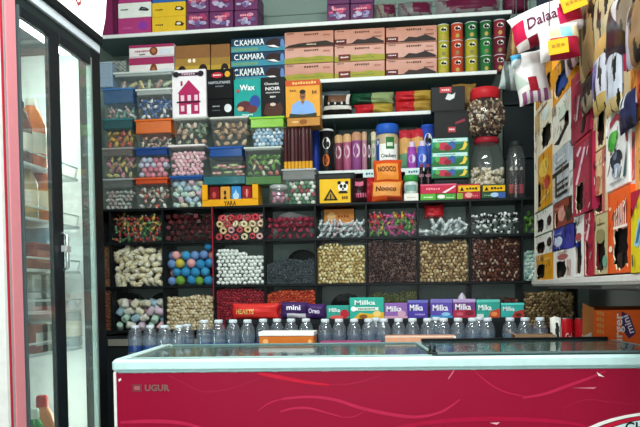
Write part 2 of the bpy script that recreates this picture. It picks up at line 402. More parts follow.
# ------------------------------------------------------------------ display case with bins
colpx = [97, 110.5, 163, 213.5, 264.5, 315.5, 366.5, 418, 470.5, 522.5, 577]
CX = [onY(x, 262, YC)[0] for x in colpx]
case = thing('display_case', 'long black candy display case of glass-fronted bins along the back wall', 'display case', ((CX[0]+CX[-1])/2, YC+.25, 0))
FR = M('#181c1d', .35); GLS = CLEAR('#eaf2ef', .004, .003, .03)
b = B(); b.hexa(CX[0], 0, -(YB-.01), CX[-1], ZD-.03, -(YC+.02), M('#23282a', .5)); b.hexa(CX[0]+.05, ZD-.09, -(YC+.02), CX[-1]-.05, ZD-.05, -(YC+.008), M('#8d8c82')); obj('base', b, case)
b = B(); b.hexa(CX[0], ZD-.03, -(YC+.25), CX[-1], ZA-.012, -(YC+.238), M('#8fa39b', .6)); obj('back_panel', b, case)
for nm, z in (('top_board', ZA), ('bin_shelf', ZB), ('bin_shelf', ZCc), ('bottom_shelf', ZD)):
    b = B(); b.hexa(CX[0], z-.014, -(YB-.014), CX[-1], z, -YC, FR, .002); obj(nm, b, case)
for i, x in enumerate(CX):
    b = B()
    for (za, zb) in ((ZD, ZCc), (ZCc, ZB), (ZB, ZA)): b.hexa(x-.005, za, -(YB-.014), x+.005, zb-.014, -(YC+.001), FR, .001)
    obj('divider', b, case)
x = onY(213.5, 250, YC)[0]; b = B(); b.hexa(x-.006, ZCc-.08, -YC, x-.002, ZA-.002, -(YC-.006), M('#c2283c')); obj('edge_strip', b, case, 'red edge strip')
for i in range(len(CX)-1):
    for r, (za, zb) in enumerate(((ZD, ZCc), (ZCc, ZB), (ZB, ZA))):
        h = zb-.014-za; f = 1 if r < 2 else .62
        b = B(); b.hexa(CX[i]+.006, za+.001, -(YC+.008), CX[i+1]-.006, za+h*f, -(YC+.004), GLS, .0008); obj('glass_pane', b, case)
# round scoop openings on the bins' back wall
def scoop(col, za, u, h, label):
    x = CX[col]+(CX[col+1]-CX[col])*u; b = B((x, YC+.118, za), *FY); n = 20
    vs = []; fs = []; r = .085
    for k in range(n+1):
        a = pi*k/n
        for (rr_, w) in ((r, 0), (r, -.1), (r-.006, -.1), (r-.006, 0)): vs.append(b.p(rr_*cos(a), h+rr_*.8*sin(a), w))
        if k:
            q = 4*(k-1); fs += [[q+j, q+(j+1) % 4, q+4+(j+1) % 4, q+4+j] for j in range(4)]
    b.add(vs, fs, BLKG, True); b.ell(0, h, r-.004, (r-.004)*.8, M('#1c1f22'), -.098, 20, 0, pi); b.hexa(-.012, h-.05, -.1, .012, h+.02, -.08, BLKG)
    return obj('bin_scoop', b, None, label, 'scoop')
scoop(2, ZCc, .75, .12, 'black round scoop among the blue and green balls')
scoop(4, ZCc, .68, .13, 'black round scoop standing in the dark grey seeds')
scoop(1, ZD, .12, .15, 'black round scoop above the pastel marshmallows, near the fridge side')
scoop(1, ZD, .86, .15, 'black round scoop above the pastel marshmallows, near the beige beans')
scoop(5, ZD, .55, .13, 'black round scoop in the half-empty dark bin above the teal chocolate bars')
scoop(6, ZD, .55, .10, 'black round scoop in the olive-coloured seeds')
scoop(9, ZCc, .6, .13, 'black round scoop behind the mint white sweets')
# ---- what the bins hold
def span(i): return CX[i]+.008, CX[i+1]-.008
def ztop(px, y, z0, Y=YC): return onY(px, y, Y)[1]-z0
def lv(i, y0, y1, z0):
    a, c = ztop(colpx[i], y0, z0), ztop(colpx[i+1], y1, z0); return lambda t: a+(c-a)*t
G = .012
def binc(i, z0, y0, y1, name, label, group, kind, cols, size, **k):
    a, c = span(i); return candies(name, label, 'sweet', group, kind, cols, a, c, z0, lv(i, y0, y1, z0), YC+G, size, .16, **k)
def binh(i, z0, y0, y1, name, label, cols, size, **k):
    a, c = span(i); f = lv(i, y0, y1, z0); g = lambda t: f(t)+.006*sin(9*t+i); return heap(name, label, 'nuts' if 'nut' in name or 'almond' in name or 'pistachio' in name else 'bulk food', cols, a, c, z0, g, YC+G, .2, size, **k)
# top row
binc(1, ZB, 213, 217, 'wrapped_sweet', 'red, orange or green twist-wrapped sweet in the topmost left bin', 'wrapped sweets in the top left bin', 'wrap', [('#a83c34', '#c9b9a8'), ('#b8644a', '#d8c0a0'), ('#4a7a4c', '#98b88a'), ('#b89a48', '#d0c4a0'), ('#98383c', '#6a8a58')], .035, back=3)
binc(2, ZB, 216, 216, 'jelly_cube', 'dark red-brown jelly cube in the dim top-row bin', 'dark jelly cubes', 'cube', [('#4a1d1f',), ('#391619',), ('#5a2428',)], .036)
binc(3, ZB, 215, 211, 'gummy_ring', 'pink, red or cream gummy ring in the top-row bin by the red strip', 'gummy rings', 'ring', [('#d9b98a',), ('#c8545a',), ('#e2cfa8',), ('#b8404a',), ('#d8a0a0',)], .042)
binc(4, ZB, 218, 216, 'jelly_heart', 'deep crimson jelly sweet in the bin with the white paper', 'crimson jelly sweets', 'petal', [('#7d1f34', '#5a1526'), ('#8f2840', '#6a1c2c')], .036)
binc(5, ZB, 220, 218, 'foil_sweet', 'white and silver wrapped sweet in the bin with the orange box', 'silver wrapped sweets', 'wrap', [('#c9d2d4', '#e6ecec'), ('#aab4b8', '#dfe4e4'), ('#c9a9ae', '#e0e0e0')], .036)
binc(6, ZB, 211, 211, 'fruit_chew', 'magenta, yellow or green wrapped chew in a top-row bin', 'bright wrapped chews', 'wrap', [('#a83a70', '#c87098'), ('#b89c3c', '#d0bc7a'), ('#5a8848', '#98b87a'), ('#a82c3c', '#c87884'), ('#8a4a90', '#b888b8'), ('#b04a80', '#d098b0')], .037, back=3)
binc(7, ZB, 224, 219, 'wrapped_stick', 'white paper-wrapped chew stick in the bin with the red bag', 'white wrapped chew sticks', 'stick', [('#e4e8e8', '#b8c4c4'), ('#d4dada', '#8d9a9c')], .052)
binc(8, ZB, 213, 213, 'toffee', 'black and white wrapped toffee in the bin beside the green sweets', 'black and white toffees', 'petal', [('#1b1d1f', '#e8eae8'), ('#e4e6e4', '#1a1c1e'), ('#26282a', '#cfd2d0')], .034)
binc(9, ZB, 212, 214, 'green_leaf_sweet', 'leaf-green jelly sweet in the last top-row bin by the snack rack', 'green jelly sweets', 'petal', [('#4f7a2c', '#6a9a3c'), ('#3c5f24', '#5a8434')], .036)
def paper(px, Y, label, col, name, cat):
    X0, X1, z0, z1 = rectY(*px, Y); b = B((X0, Y, z0), *FY); W, H = X1-X0, z1-z0
    b.grid(8, 6, lambda u, v: b.p(u*W, v*H*(1-.5*abs(u-.4)), .02*sin(5*u)*v-.05*v), lambda u, v: M(col)); 
    b.grid(8, 6, lambda u, v: b.p(u*W, v*H*(1-.5*abs(u-.4)), .02*sin(5*u)*v-.05*v-.003), lambda u, v: M(col)); return obj(name, b, None, label, cat)
paper((278, 211, 306, 225), YC+.10, 'white paper sheet stuck in the crimson jelly bin', '#dfe2e0', 'paper_sheet', 'paper')
paper((178, 212, 200, 221), YC+.10, 'white paper sheet lying over the dark jelly cubes', '#cfd4d2', 'paper_sheet', 'paper')
carton('small_carton', (324, 209, 354, 224), YC+.1, .1, '#d98a3c', [('e', .25, .5, .14, .3, '#f0c080'), ('s', .65, .5, .4, .2, '#8a4a1c')], 'orange carton lying behind the silver wrapped sweets', 'carton')
pouch('sweet_bag', (*[onY(424, 219, YC+.08)[0], YC+.08, onY(424, 219, YC+.08)[1]],), FY, .11, .075, .05, lambda u, v: '#b3242c' if v > .2 else '#7f161e', 'red sweet bag lying on the white chew sticks', 'bag', seed=3)
# middle row
binc(1, ZCc, 246, 252, 'marshmallow_twist', 'cream twisted marshmallow rope in the left middle bin', 'cream marshmallow twists', 'twist', [('#e6dfc8', '#ddd2b4', '#ece6d8'), ('#d9cda8', '#e4dcc4', '#d2c298')], .042, jit=.2)
binc(2, ZCc, 256, 246, 'sugar_ball', 'blue, pink, green or yellow sugared ball in a middle bin', 'coloured sugared balls', 'ball', [('#2f86b8',), ('#3a94c4',), ('#2f86b8',), ('#e0a0a4',), ('#6f9c3c',), ('#6a8cc0',), ('#c8b44a',)], .056, jit=.12)
binc(3, ZCc, 248, 256, 'gumball', 'small white gumball in the bin next to the red strip', 'white gumballs', 'ball', [('#eef0ec',), ('#e6e9e4',)], .0235, jit=.14, tilt=False)
binh(4, ZCc, 262, 258, 'seed_heap', 'dark grey seeds filling the middle bin beside the white gumballs', ['#3e454a', '#33393e', '#4c5459'], .022, asp=(1, .7, .55))
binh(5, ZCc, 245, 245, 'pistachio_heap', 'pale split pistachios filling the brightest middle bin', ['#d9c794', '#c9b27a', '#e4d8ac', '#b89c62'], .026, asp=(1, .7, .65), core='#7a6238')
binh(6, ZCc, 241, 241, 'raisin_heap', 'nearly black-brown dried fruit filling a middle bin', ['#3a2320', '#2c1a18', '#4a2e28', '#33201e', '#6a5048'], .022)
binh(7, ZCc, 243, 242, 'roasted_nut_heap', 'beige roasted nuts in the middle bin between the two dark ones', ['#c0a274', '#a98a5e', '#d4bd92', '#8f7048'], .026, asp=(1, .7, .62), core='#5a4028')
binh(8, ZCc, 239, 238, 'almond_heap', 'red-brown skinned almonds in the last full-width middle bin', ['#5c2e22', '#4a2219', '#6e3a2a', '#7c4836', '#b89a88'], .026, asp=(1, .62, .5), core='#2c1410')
binh(9, ZCc, 250, 250, 'mint_sweet_heap', 'mint and white sweets in the middle bin partly behind the snack rack', ['#b9d2c8', '#dfe8e2', '#8fb0a8'], .03)
binh(0, ZCc, 244, 244, 'bean_heap', 'brown beans in the narrow bin at the fridge end', ['#7a5238', '#8c6446'], .022)
# bottom row
binc(1, ZD, 301, 303, 'marshmallow', 'pastel pink, mint, blue or cream marshmallow in the bottom left bin', 'pastel marshmallows', 'marsh', [('#e0b4bc',), ('#b8d4c4',), ('#e4dcc4',), ('#a8c8d8',), ('#e8e4d8',), ('#d8c0d0',)], .05, jit=.16)
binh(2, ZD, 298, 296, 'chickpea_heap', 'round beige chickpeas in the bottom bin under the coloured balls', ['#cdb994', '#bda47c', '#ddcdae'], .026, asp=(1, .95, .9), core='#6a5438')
binh(3, ZD, 289, 290, 'red_dragee_heap', 'glossy deep red dragees in the bottom bin under the white gumballs', ['#8f1f2e', '#7a1826', '#a52a3a'], .022, asp=(1, .9, .85), rough=.25)
binh(4, ZD, 292, 290, 'orange_dragee_heap', 'orange-red dragees in the bottom bin under the dark grey seeds', ['#b8402a', '#a03022', '#c85a38'], .022, asp=(1, .9, .85), rough=.25)
binh(5, ZD, 311, 309, 'dark_raisin_heap', 'low layer of dark raisins behind the teal chocolate bars', ['#3c2624', '#4a302c'], .022)
binh(6, ZD, 295, 291, 'pumpkin_seed_heap', 'olive green seeds in a dim bottom bin', ['#4f5230', '#3f4226', '#5e6038'], .022, asp=(1, .6, .4))
binh(7, ZD, 305, 303, 'prune_heap', 'dark dried fruit low in the bottom bin behind the purple chocolate bars', ['#3f2422', '#52302c', '#2c1a1c'], .028)
binh(8, ZD, 301, 299, 'berry_heap', 'dark red dried berries low in the bottom bin before the hazelnuts', ['#4a1c20', '#6a2a2c', '#54403a', '#7a5a50'], .026)
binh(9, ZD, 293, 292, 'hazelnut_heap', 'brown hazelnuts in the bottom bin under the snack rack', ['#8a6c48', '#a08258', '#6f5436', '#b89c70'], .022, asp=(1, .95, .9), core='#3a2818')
binh(0, ZD, 290, 290, 'spice_heap', 'rust-brown granules in the narrow bottom bin at the fridge end', ['#7a4a34', '#8a5a40'], .022)
# ================================================================== TOP SHELF
GU = 'slim cartons with a dark shoe-like picture'
WB = [('s', .2, .55, .24, .12, '#2a2a2e'), ('p', [(.62, .45), (.7, .7), (.85, .62), (.95, .48), (.9, .38)], '#3a3a3e'), ('s', .78, .55, .12, .05, '#9aa0a0')]
YBX = [('s', .22, .5, .24, .12, '#4a3a10'), ('p', [(.68, .42), (.72, .68), (.88, .64), (.97, .48), (.9, .36)], '#3a2c14'), ('e', .8, .52, .07, .08, '#e4dcc0')]
YT = YS+.01
carton('slim_carton', (118, 17.5, 151, 33), YT, .2, '#a83a74', [('e', .75, .5, .14, .25, '#8a3aa0'), ('s', .3, .4, .3, .1, '#c06090')], 'magenta slim carton on the top shelf under the white carton', 'carton', zb=ZT)
carton('slim_carton', (118, 2.5, 151, 17.5), YT, .2, '#dfe4dc', WB, 'white slim carton with a dark picture, on the top shelf', 'carton')
carton('slim_carton', (118, -14, 151, 2.5), YT, .2, '#a83a74', [('s', .3, .4, .3, .1, '#c06090')], 'magenta slim carton on top of the white carton, cut by the photo edge', 'carton')
carton('slim_carton', (152, 16.5, 185.5, 31.5), YT, .2, '#dcb52e', YBX, 'lower of the two yellow slim cartons on the top shelf', 'carton', zb=ZT)
carton('slim_carton', (152, 2, 185.5, 16.5), YT, .2, '#dcb52e', YBX, 'upper of the two yellow slim cartons, under the blue one', 'carton')
carton('slim_carton', (152, -13, 185.5, 2), YT, .2, '#2f62a8', [('s', .3, .5, .3, .1, '#c0d0e8')], 'blue slim carton on the two yellow ones, cut by the photo edge', 'carton')
carton('gift_carton', (95, -8, 117, 34), YT, .2, '#7a2450', [('e', .25, .82, .2, .12, '#d8ccd0'), ('e', .12, .3, .14, .3, '#cfc4c8'), ('r', .8, 0, 1, 1, '#54183a')], 'dark magenta carton with white blotches at the fridge end of the top shelf', 'carton', zb=ZT)
def PFl(k):
    q = random.Random(k); c = ['#b04a6e', '#8a86a8', '#9a94b8', '#c8506c', '#d8a8bc', '#6a5a8a', '#a83a60', '#b8b0c8']
    return [('e', .5+q.uniform(-.32, .32), (.66 if n % 2 else .36)+q.uniform(-.14, .14), q.uniform(.05, .15), q.uniform(.05, .13), (['#b04a6e', '#c8506c', '#d898ac', '#a83a60'] if n % 2 else ['#8a86a8', '#9a94b8', '#6a5a8a', '#b8b0c8'])[q.randrange(4)]) for n in range(22)]+[('s', .5, .68, .5, .13, '#e0a0b0')]
nth = ['first', 'second', 'third']; 
for k, (x0, x1) in enumerate(((186.5, 208.5), (209.5, 233), (234.5, 257.5))):
    for r in (0, 1):
        y1 = 30.5-k*1.1-r*18.5
        carton('flowered_carton', (x0, y1-18, x1, y1), YT, .18, '#6a3560', PFl(k+9*r), f'{nth[k]} purple flowered carton after the yellow cartons, {"upper" if r else "lower"} layer', 'carton', 'purple flowered cartons', zb=(ZT if not r else None))
for k, (x0, x1) in enumerate(((327, 349.5), (350.5, 373))):
    for r in (0, 1):
        y1 = 23-k*1.1-r*19
        carton('flowered_carton', (x0, y1-18.5, x1, y1), YT, .18, '#5f2f58', PFl(k+50+9*r), f'{"lower" if not r else "upper"} purple flowered carton {"after the bare wall gap" if k == 0 else "beside the beige wafer pack"}', 'carton', 'purple flowered cartons', zb=(ZT if not r else None))
def wafer(rect, col, lab, label, seed, lab2='#5c4450'):
    X0, X1, z0, z1 = rectY(*rect, YT); W, H = X1-X0, z1-ZT
    (u0, v0, u1, v1) = lab
    def cf(u, v):
        if (abs((u-(u0+u1)/2)/((u1-u0)/2))**4+abs((v-(v0+v1)/2)/((v1-v0)/2))**4) < 1: return '#5a1a34'
        return col if (u+v*.3) % .33 > .08 else lab2
    return pouch('wafer_pack', (X0, YT+.05, ZT+.002), FY, W, H, .09, cf, label, 'pack', texts=[('wafer', (u0+u1)/2, (v0+v1)/2, .18, M('#d8c8cc'), (u1-u0)*.5)][:0], seed=seed, wr=.05)
wafer((374, 1, 396, 20.5), '#7a756a', (.42, .3, .98, .85), 'small beige wafer pack with a maroon label on the top shelf', 5)
wafer((397, -1, 433, 19.5), '#6c6c6a', (.42, .25, .94, .85), 'grey wafer pack with a maroon oval label on the top shelf', 6)
wafer((434, -5, 502, 18), '#747270', (.18, .3, .92, .95), 'long wafer pack with a wide maroon label on the top shelf', 7)
wafer((503, -7, 530, 15), '#3c1426', (.1, .1, .9, .9), 'dark maroon wafer pack at the far end of the top shelf', 8, '#4a1c30')
# ================================================================== SECOND SHELF
def band(col_top, col_lab): return [('r', 0, .78, 1, 1, col_top), ('r', 0, 0, 1, .14, '#c9b8c0'), ('s', .3, .5, .34, .16, '#b03a60'), ('e', .55, .48, .09, .34, '#7a4428'), ('e', .55, .5, .05, .2, '#a86a48'), ('s', .3, .25, .14, .12, '#333'), ('r', .68, .22, .96, .62, '#d0d8e0')]
YQ = YS+.01
carton('biscuit_carton', (129, 57.5, 174, 76), YQ, .2, '#e4dfdc', band('#a0325e', ''), 'lower white biscuit carton with a magenta top band and a brown biscuit', 'carton', 'white and magenta biscuit cartons', zb=Z2)
carton('biscuit_carton', (129, 44.5, 174, 57.3), YQ, .2, '#e4dfdc', band('#a0325e', ''), 'upper white biscuit carton with a magenta top band, under the top shelf', 'carton', 'white and magenta biscuit cartons')
GB = [('r', 0, 0, 1, .5, '#b89a38'), ('r', 0, .5, 1, .68, '#a07c38'), ('e', .2, .38, .12, .13, '#2a1c14'), ('e', .21, .32, .09, .06, '#e8e0d0'), ('e', .8, .4, .12, .13, '#2a1c14'), ('e', .79, .34, .09, .06, '#e8e0d0'), ('e', .42, .62, .05, .05, '#f0e8d0'), ('e', .55, .62, .04, .05, '#f0e8d0')]
carton('cream_biscuit_carton', (175, 45, 210, 76), YQ, .2, '#8a6038', GB, 'wide brown and yellow carton with two cream biscuits', 'carton', zb=Z2)
carton('cream_biscuit_carton', (211, 44, 230, 75), YQ, .2, '#8a6038', GB[:2]+[('e', .72, .4, .2, .13, '#2a1c14'), ('e', .7, .34, .15, .06, '#e8e0d0')], 'narrow brown and yellow carton with one cream biscuit', 'carton', zb=Z2)
KA = [('r', 0, .0, 1, .42, '#3c8aa0'), ('r', .02, .08, .5, .3, '#6a9a7a'), ('t', .34, .68, .42, 'C.KAMARA', '#e8f0f0', .56), ('e', .8, .52, .15, .34, '#2c1c1c'), ('p', [(.66, .38), (.78, .24), (.9, .2), (.8, .4)], '#e8e8e8'), ('e', .95, .5, .035, .3, '#5a86c0'), ('s', .56, .86, .03, .06, '#fff')]
for r, y0 in enumerate((37.5, 51.8, 66)):
    carton('cocoa_biscuit_carton', (231, y0, 285, y0+(14 if r < 2 else 16)), YQ, .2, '#1f3a54', KA, ['topmost', 'middle', 'lowest'][r]+' teal and navy biscuit carton in the stack beside the peach cartons', 'carton', 'teal biscuit cartons', zb=(Z2 if r == 2 else None))
def peach(c, r, var):
    p = [('s', .55, .8, .3, .14, '#5a3020'), ('s', .12, .9, .14, .08, '#4a2a20'), ('s', .86, .72, .14, .1, '#9a4a38')]
    if var == 'dark': p += [('p', [(.02, .05), (.35, .12), (.45, .36), (.6, .3), (.78, .44), (.98, .16), (.98, .04)], '#2a1c1a'), ('r', .0, .08, .24, .4, '#5a1c1c'), ('s', .12, .26, .16, .1, '#e0d0c8'), ('s', .84, .46, .2, .1, '#7a4030')]
    elif var == 'darkl': p += [('p', [(.0, .02), (.1, .16), (.3, .26), (.55, .3), (.85, .36), (1, .16), (1, .02)], '#2a2018'), ('s', .55, .16, .2, .1, '#c8b89a')]
    else: p += [('p', [(.0, .0), (0, .3), (.12, .36), (.3, .42), (.5, .36), (.7, .44), (1, .34), (1, 0)], '#9a9430'), ('s', .5, .2, .6, .08, '#6a7a2c'), ('e', .3, .22, .05, .1, '#8a9438'), ('e', .7, .26, .05, .09, '#8a9438')]
    if var == 'greenr': p += [('r', .08, .04, .32, .44, '#6a2420'), ('s', .2, .26, .16, .1, '#e0d0c8')]
    return p
cols = [(284.5, 333.5, 31, 79), (334.5, 384.8, 28.5, 77), (386, 437, 26, 75)]
vs = [['green', 'green', 'darkl'], ['greenr', 'greenr', 'dark'], ['dark', 'dark', 'dark']]
for c, (x0, x1, yt, yb) in enumerate(cols):
    for r in range(3):
        hh = (yb-yt)/3; y1 = yb-hh*r
        carton('wafer_carton', (x0, y1-hh+.3, x1, y1), YQ, .22, '#b9806a', peach(c, r, vs[c][r]), f'{["lowest", "middle", "topmost"][r]} peach wafer carton in the {["column next to the teal cartons", "central column", "column next to the crisp cans"][c]}', 'carton', 'peach wafer cartons', zb=(Z2 if r == 0 else None), rough=.16)
# small round crisp cans, three high
def can(name, X, Y, z, r, h, col, label, group, cap='#d8dcdc', face=True, cat='can', print_=None):
    t = thing(name, label, cat, (X, Y, z), group); b = B(); b.lathe([(r*.97, 0), (r, .004), (r, h*.95), (r*.96, h*.955)], M(col, .3), 24)
    if face:
        b.cylpatch(r+.0006, -.5, .62, h*.52, h*.8, M('#f0efe6'), shape='e'); b.cylpatch(r+.001, -.42, .1, h*.58, h*.72, M('#1c1a1a'), shape='e'); b.cylpatch(r+.001, .05, .5, h*.56, h*.7, M('#1c1a1a'), shape='e')
    if print_:
        for q in print_: b.cylpatch(r+.0007, *q[:4], M(q[4]), shape=q[5] if len(q) > 5 else 'r')
    b.v = [v+Vector((X, Y, z)) for v in b.v]; obj('can_body', b, t, org=(X, Y, z))
    b = B(); b.lathe([(r*.99, h*.955), (r*1.01, h*.96), (r*1.01, h*.99), (r*.95, h)], M(cap, .3), 24); b.v = [v+Vector((X, Y, z)) for v in b.v]; obj('lid', b, t, org=(X, Y, z+h*.955)); return t
cc = [((437, 449.5), ['#a8a432', '#a8a432', '#a3a038'], 'yellow-green'), ((451, 463.5), ['#b8442c', '#b8442c', '#b84830'], 'orange-red'), ((465, 478), ['#a8a02c', '#a8a02c', '#2c6c3c'], 'centre'), ((480, 492), ['#2c6a38', '#2c7a3c', '#2a6438'], 'green'), ((493.5, 506), ['#6a2430', '#6a2430', '#8a2c38'], 'dark red')]
for i, ((x0, x1), cl, nm) in enumerate(cc):
    X0, X1, _, zt = rectY(x0, 25-i*1.2, x1, 70, YS+.04); hh = (zt-Z2)/3
    for r in range(3):
        what = nm if nm != 'centre' else ('green' if r == 2 else 'yellow')
        where = 'in the column of mixed yellow and green cans' if nm == 'centre' else f'in the all {nm} column'
        can('crisp_can', (X0+X1)/2, YS+.05, Z2+hh*r, (X1-X0)/2*.97, hh*.995, cl[r], f'{["lowest", "middle", "topmost"][r]} small {what} crisp can {where}', 'small stacked crisp cans', print_=[(-.3, .35, hh*.1, hh*.34, '#b89a48' if r != 1 else '#8a7a50', 'e')])
# ================================================================== THIRD SHELF (foil packs)
def flat(name, px, Y, z, D, cf, label, seed, cat='pack', group=None, **k):
    X0, X1, z0, z1 = rectY(*px, Y); return pouch(name, (X0, Y, z0 if z is None else z), FY, X1-X0, z1-(z0 if z is None else z), D, cf, label, cat, group, seed=seed, **k)
pg = lambda a, c: (lambda u, v: a if u < .52 else c)
flat('pasta_pack', (354, 104, 393.5, 113), YS+.07, Z3+.001, .09, pg('#b3242c', '#a8903c'), 'lower red and gold foil pack in the pair near the nut pouch', 11, group='red and gold foil packs', wr=.18)
flat('pasta_pack', (394.5, 101, 434, 111), YS+.07, Z3+.001, .09, pg('#b3242c', '#a8863c'), 'lower red and gold foil pack in the pair near the black boxes', 12, group='red and gold foil packs', wr=.18)
flat('pasta_pack', (394.5, 91, 434, 101.5), YS+.07, None, .09, pg('#b8282e', '#b0903e'), 'upper red and gold foil pack in the pair near the black boxes', 13, group='red and gold foil packs', wr=.18)
flat('pasta_pack', (350, 93, 394, 104.5), YS+.07, None, .09, pg('#14402a', '#8a9c6c'), 'dark green and pale foil pack on a red and gold one', 14, wr=.18)
flat('nut_pouch', (322, 95, 352, 114), YS+.05, Z3+.001, .08, lambda u, v: '#6a4a38' if v > .62 and .2 < u < .85 else ('#d8d8d0' if .3 < v < .42 or (v > .5 and int(u*14) % 3 == 0) else '#1c1a18'), 'black pouch with a brown nut picture on the third shelf', 15)
flat('pale_bag', (321, 91, 350, 106), YS+.16, Z3+.001, .06, lambda u, v: '#a8bcc4', 'pale blue bag lying behind the black nut pouch', 16)
# ================================================================== FOURTH SHELF
def zc(px, y, Y): return onY(px, y, Y)[1]
def canpx(name, x0, x1, y0, zb, Y, col, label, group=None, **k):
    X0, X1, _, zt = rectY(x0, y0, x1, y0+40, Y); zt = onY((x0+x1)/2, y0, Y)[1]; return can(name, (X0+X1)/2, Y+(X1-X0)/2, zb, (X1-X0)/2, zt-zb, col, label, group, **k)
canpx('tall_crisp_can', 311, 319, 124, Z4, YS+.05, '#24409a', 'tall blue crisp can half hidden behind the black one', face=False)
canpx('tall_crisp_can', 319, 333, 128.5, Z4, YS, '#1a1a1c', 'tall black crisp can with a moustache face and orange patch', print_=[(-.5, .5, .03, .1, '#c86a2c', 'e'), (-.3, .3, .05, .08, '#7a3018', 'e')])
canpx('tall_crisp_can', 421, 435, 124, Z4, YS+.04, '#2c4aa8', 'tall blue crisp can with a blue lid beside the black boxes', cap='#2f5cc0')
for k, (x0, x1, y0, c1, c2, lb) in enumerate(((334, 342.5, 134, '#7a3a4c', '#c8a070', 'maroon biscuit roll next to the black can'), (342.5, 351, 133, '#a85a7c', '#cfa87a', 'pink biscuit roll between the maroon and the violet roll'), (351, 361.5, 131, '#8a4a80', '#b88a6c', 'thickest biscuit roll, violet with a tan end'), (361.5, 367, 131, '#a87a88', '#c0a080', 'slim dusty pink biscuit roll beside the violet one'), (367, 371, 133, '#1f2622', '#2c3a30', 'slim black biscuit roll before the jar'), (370.5, 376.5, 131, '#8a9a7c', '#c8c0a0', 'pale green biscuit roll behind the crackers jar'))):
    X0, X1, _, zt = rectY(x0, y0, x1, 168, YS+.03); r = (X1-X0)/2; h = zt-Z4; X = (X0+X1)/2; Y = YS+.04+r
    b = B(); b.lathe([(r*.85, 0), (r, .006), (r, h*.3)], M(c1, .35), 14, (X, Y, Z4)); b.lathe([(r, h*.3), (r, h*.78)], M(c1, .35), 14, (X, Y, Z4)); b.lathe([(r, h*.78), (r, h*.96), (r*.7, h)], M(c2, .35), 14, (X, Y, Z4)); b.cylpatch(r+.0006, -.7, .7, h*.35, h*.7, M('#d8c0c8'), (X, Y, Z4), 'e'); b.cylpatch(r+.001, -.4, .4, h*.42, h*.6, M(c1), (X, Y, Z4), 'e')
    obj('biscuit_roll', b, None, lb, 'biscuits', 'biscuit rolls on the fourth shelf')
# crackers jar
X0, X1, _, zt = rectY(375.5, 122, 398.5, 165, YS-.02); r = (X1-X0)/2; X = (X0+X1)/2; Y = YS+r; h = zt-Z4; zJ = Z4
jar = thing('cracker_jar', 'plastic crackers jar with a blue lid and a white label', 'jar', (X, Y, zJ))
b = B(); b.lathe([(r*.92, 0), (r, .008), (r, h*.7), (r*.9, h*.78)], M('#b9a888', .3), 24, (X, Y, zJ)); b.cylpatch(r+.0008, -1.4, -.75, h*.02, h*.68, M('#2a4f9c'), (X, Y, zJ)); b.cylpatch(r+.0008, -.75, 1.0, h*.04, h*.56, M('#eef0ea'), (X, Y, zJ)); b.cylpatch(r+.0012, -.1, .65, h*.44, h*.7, M('#2f6f3c'), (X, Y, zJ)); b.cylpatch(r+.0016, 0, .5, h*.5, h*.58, M('#cfe0c8'), (X, Y, zJ)); b.cylpatch(r+.0012, -1.35, -.8, h*.55, h*.66, M('#e0e8f0'), (X, Y, zJ), 'e')
b.text('Crackers', .12*r, h*.30, .022, M('#2a2c30'), r*1.35, surf=lambda u, v: Vector((X+(r+.0022)*sin(u/r), Y-(r+.0022)*cos(u/r), zJ+v))); b.text('Extra', .12*r, h*.14, .012, M('#3a5a40'), r*.5, surf=lambda u, v: Vector((X+(r+.0022)*sin(u/r), Y-(r+.0022)*cos(u/r), zJ+v)))
obj('jar_body', b, jar)
b = B(); b.lathe([(r*.95, h*.78), (r*1.02, h*.79), (r*1.02, h*.97), (r*.95, h)], M('#2a5cb8', .35), 24, (X, Y, zJ)); obj('lid', b, jar)
flat('snack_pack', (399, 130, 412, 160), YS+.06, Z4+.001, .06, lambda u, v: '#b0303a' if v > .8 else ('#c89a5c' if v > .4 else '#5f8a6a'), 'red and tan snack pack right beside the crackers jar', 17)
flat('snack_pack', (411, 129, 424, 160), YS+.06, Z4+.001, .06, lambda u, v: '#b8303a' if v > .8 else ('#d0a060' if v > .4 else '#8a4a4a'), 'red and tan snack pack behind the blue flask', 18)
for (x0, x1, y0, c, lb) in ((407, 417, 141, '#a04aa8', 'violet flask in front of the snack packs'), (417, 428, 140, '#4a6ac8', 'blue flask in front of the snack packs')):
    X0, X1, _, zt = rectY(x0, y0, x1, 164, YS); r = (X1-X0)/2; X = (X0+X1)/2; Y = YS+r; h = zt-Z4; t = thing('small_flask', lb, 'bottle', (X, Y, Z4), 'small coloured flasks')
    b = B(); b.lathe([(r*.9, 0), (r, .006), (r, h*.55), (r*.85, h*.66), (r*.95, h*.7), (r*.9, h*.8)], M(c, .3), 18, (X, Y, Z4)); b.cylpatch(r+.0006, -.7, .7, h*.2, h*.5, M('#e0d8f0'), (X, Y, Z4), 'e'); obj('flask_body', b, t)
    b = B(); b.lathe([(r*.6, h*.8), (r*.6, h*.97), (r*.5, h)], M('#d8c8e0'), 14, (X, Y, Z4)); obj('cap', b, t)
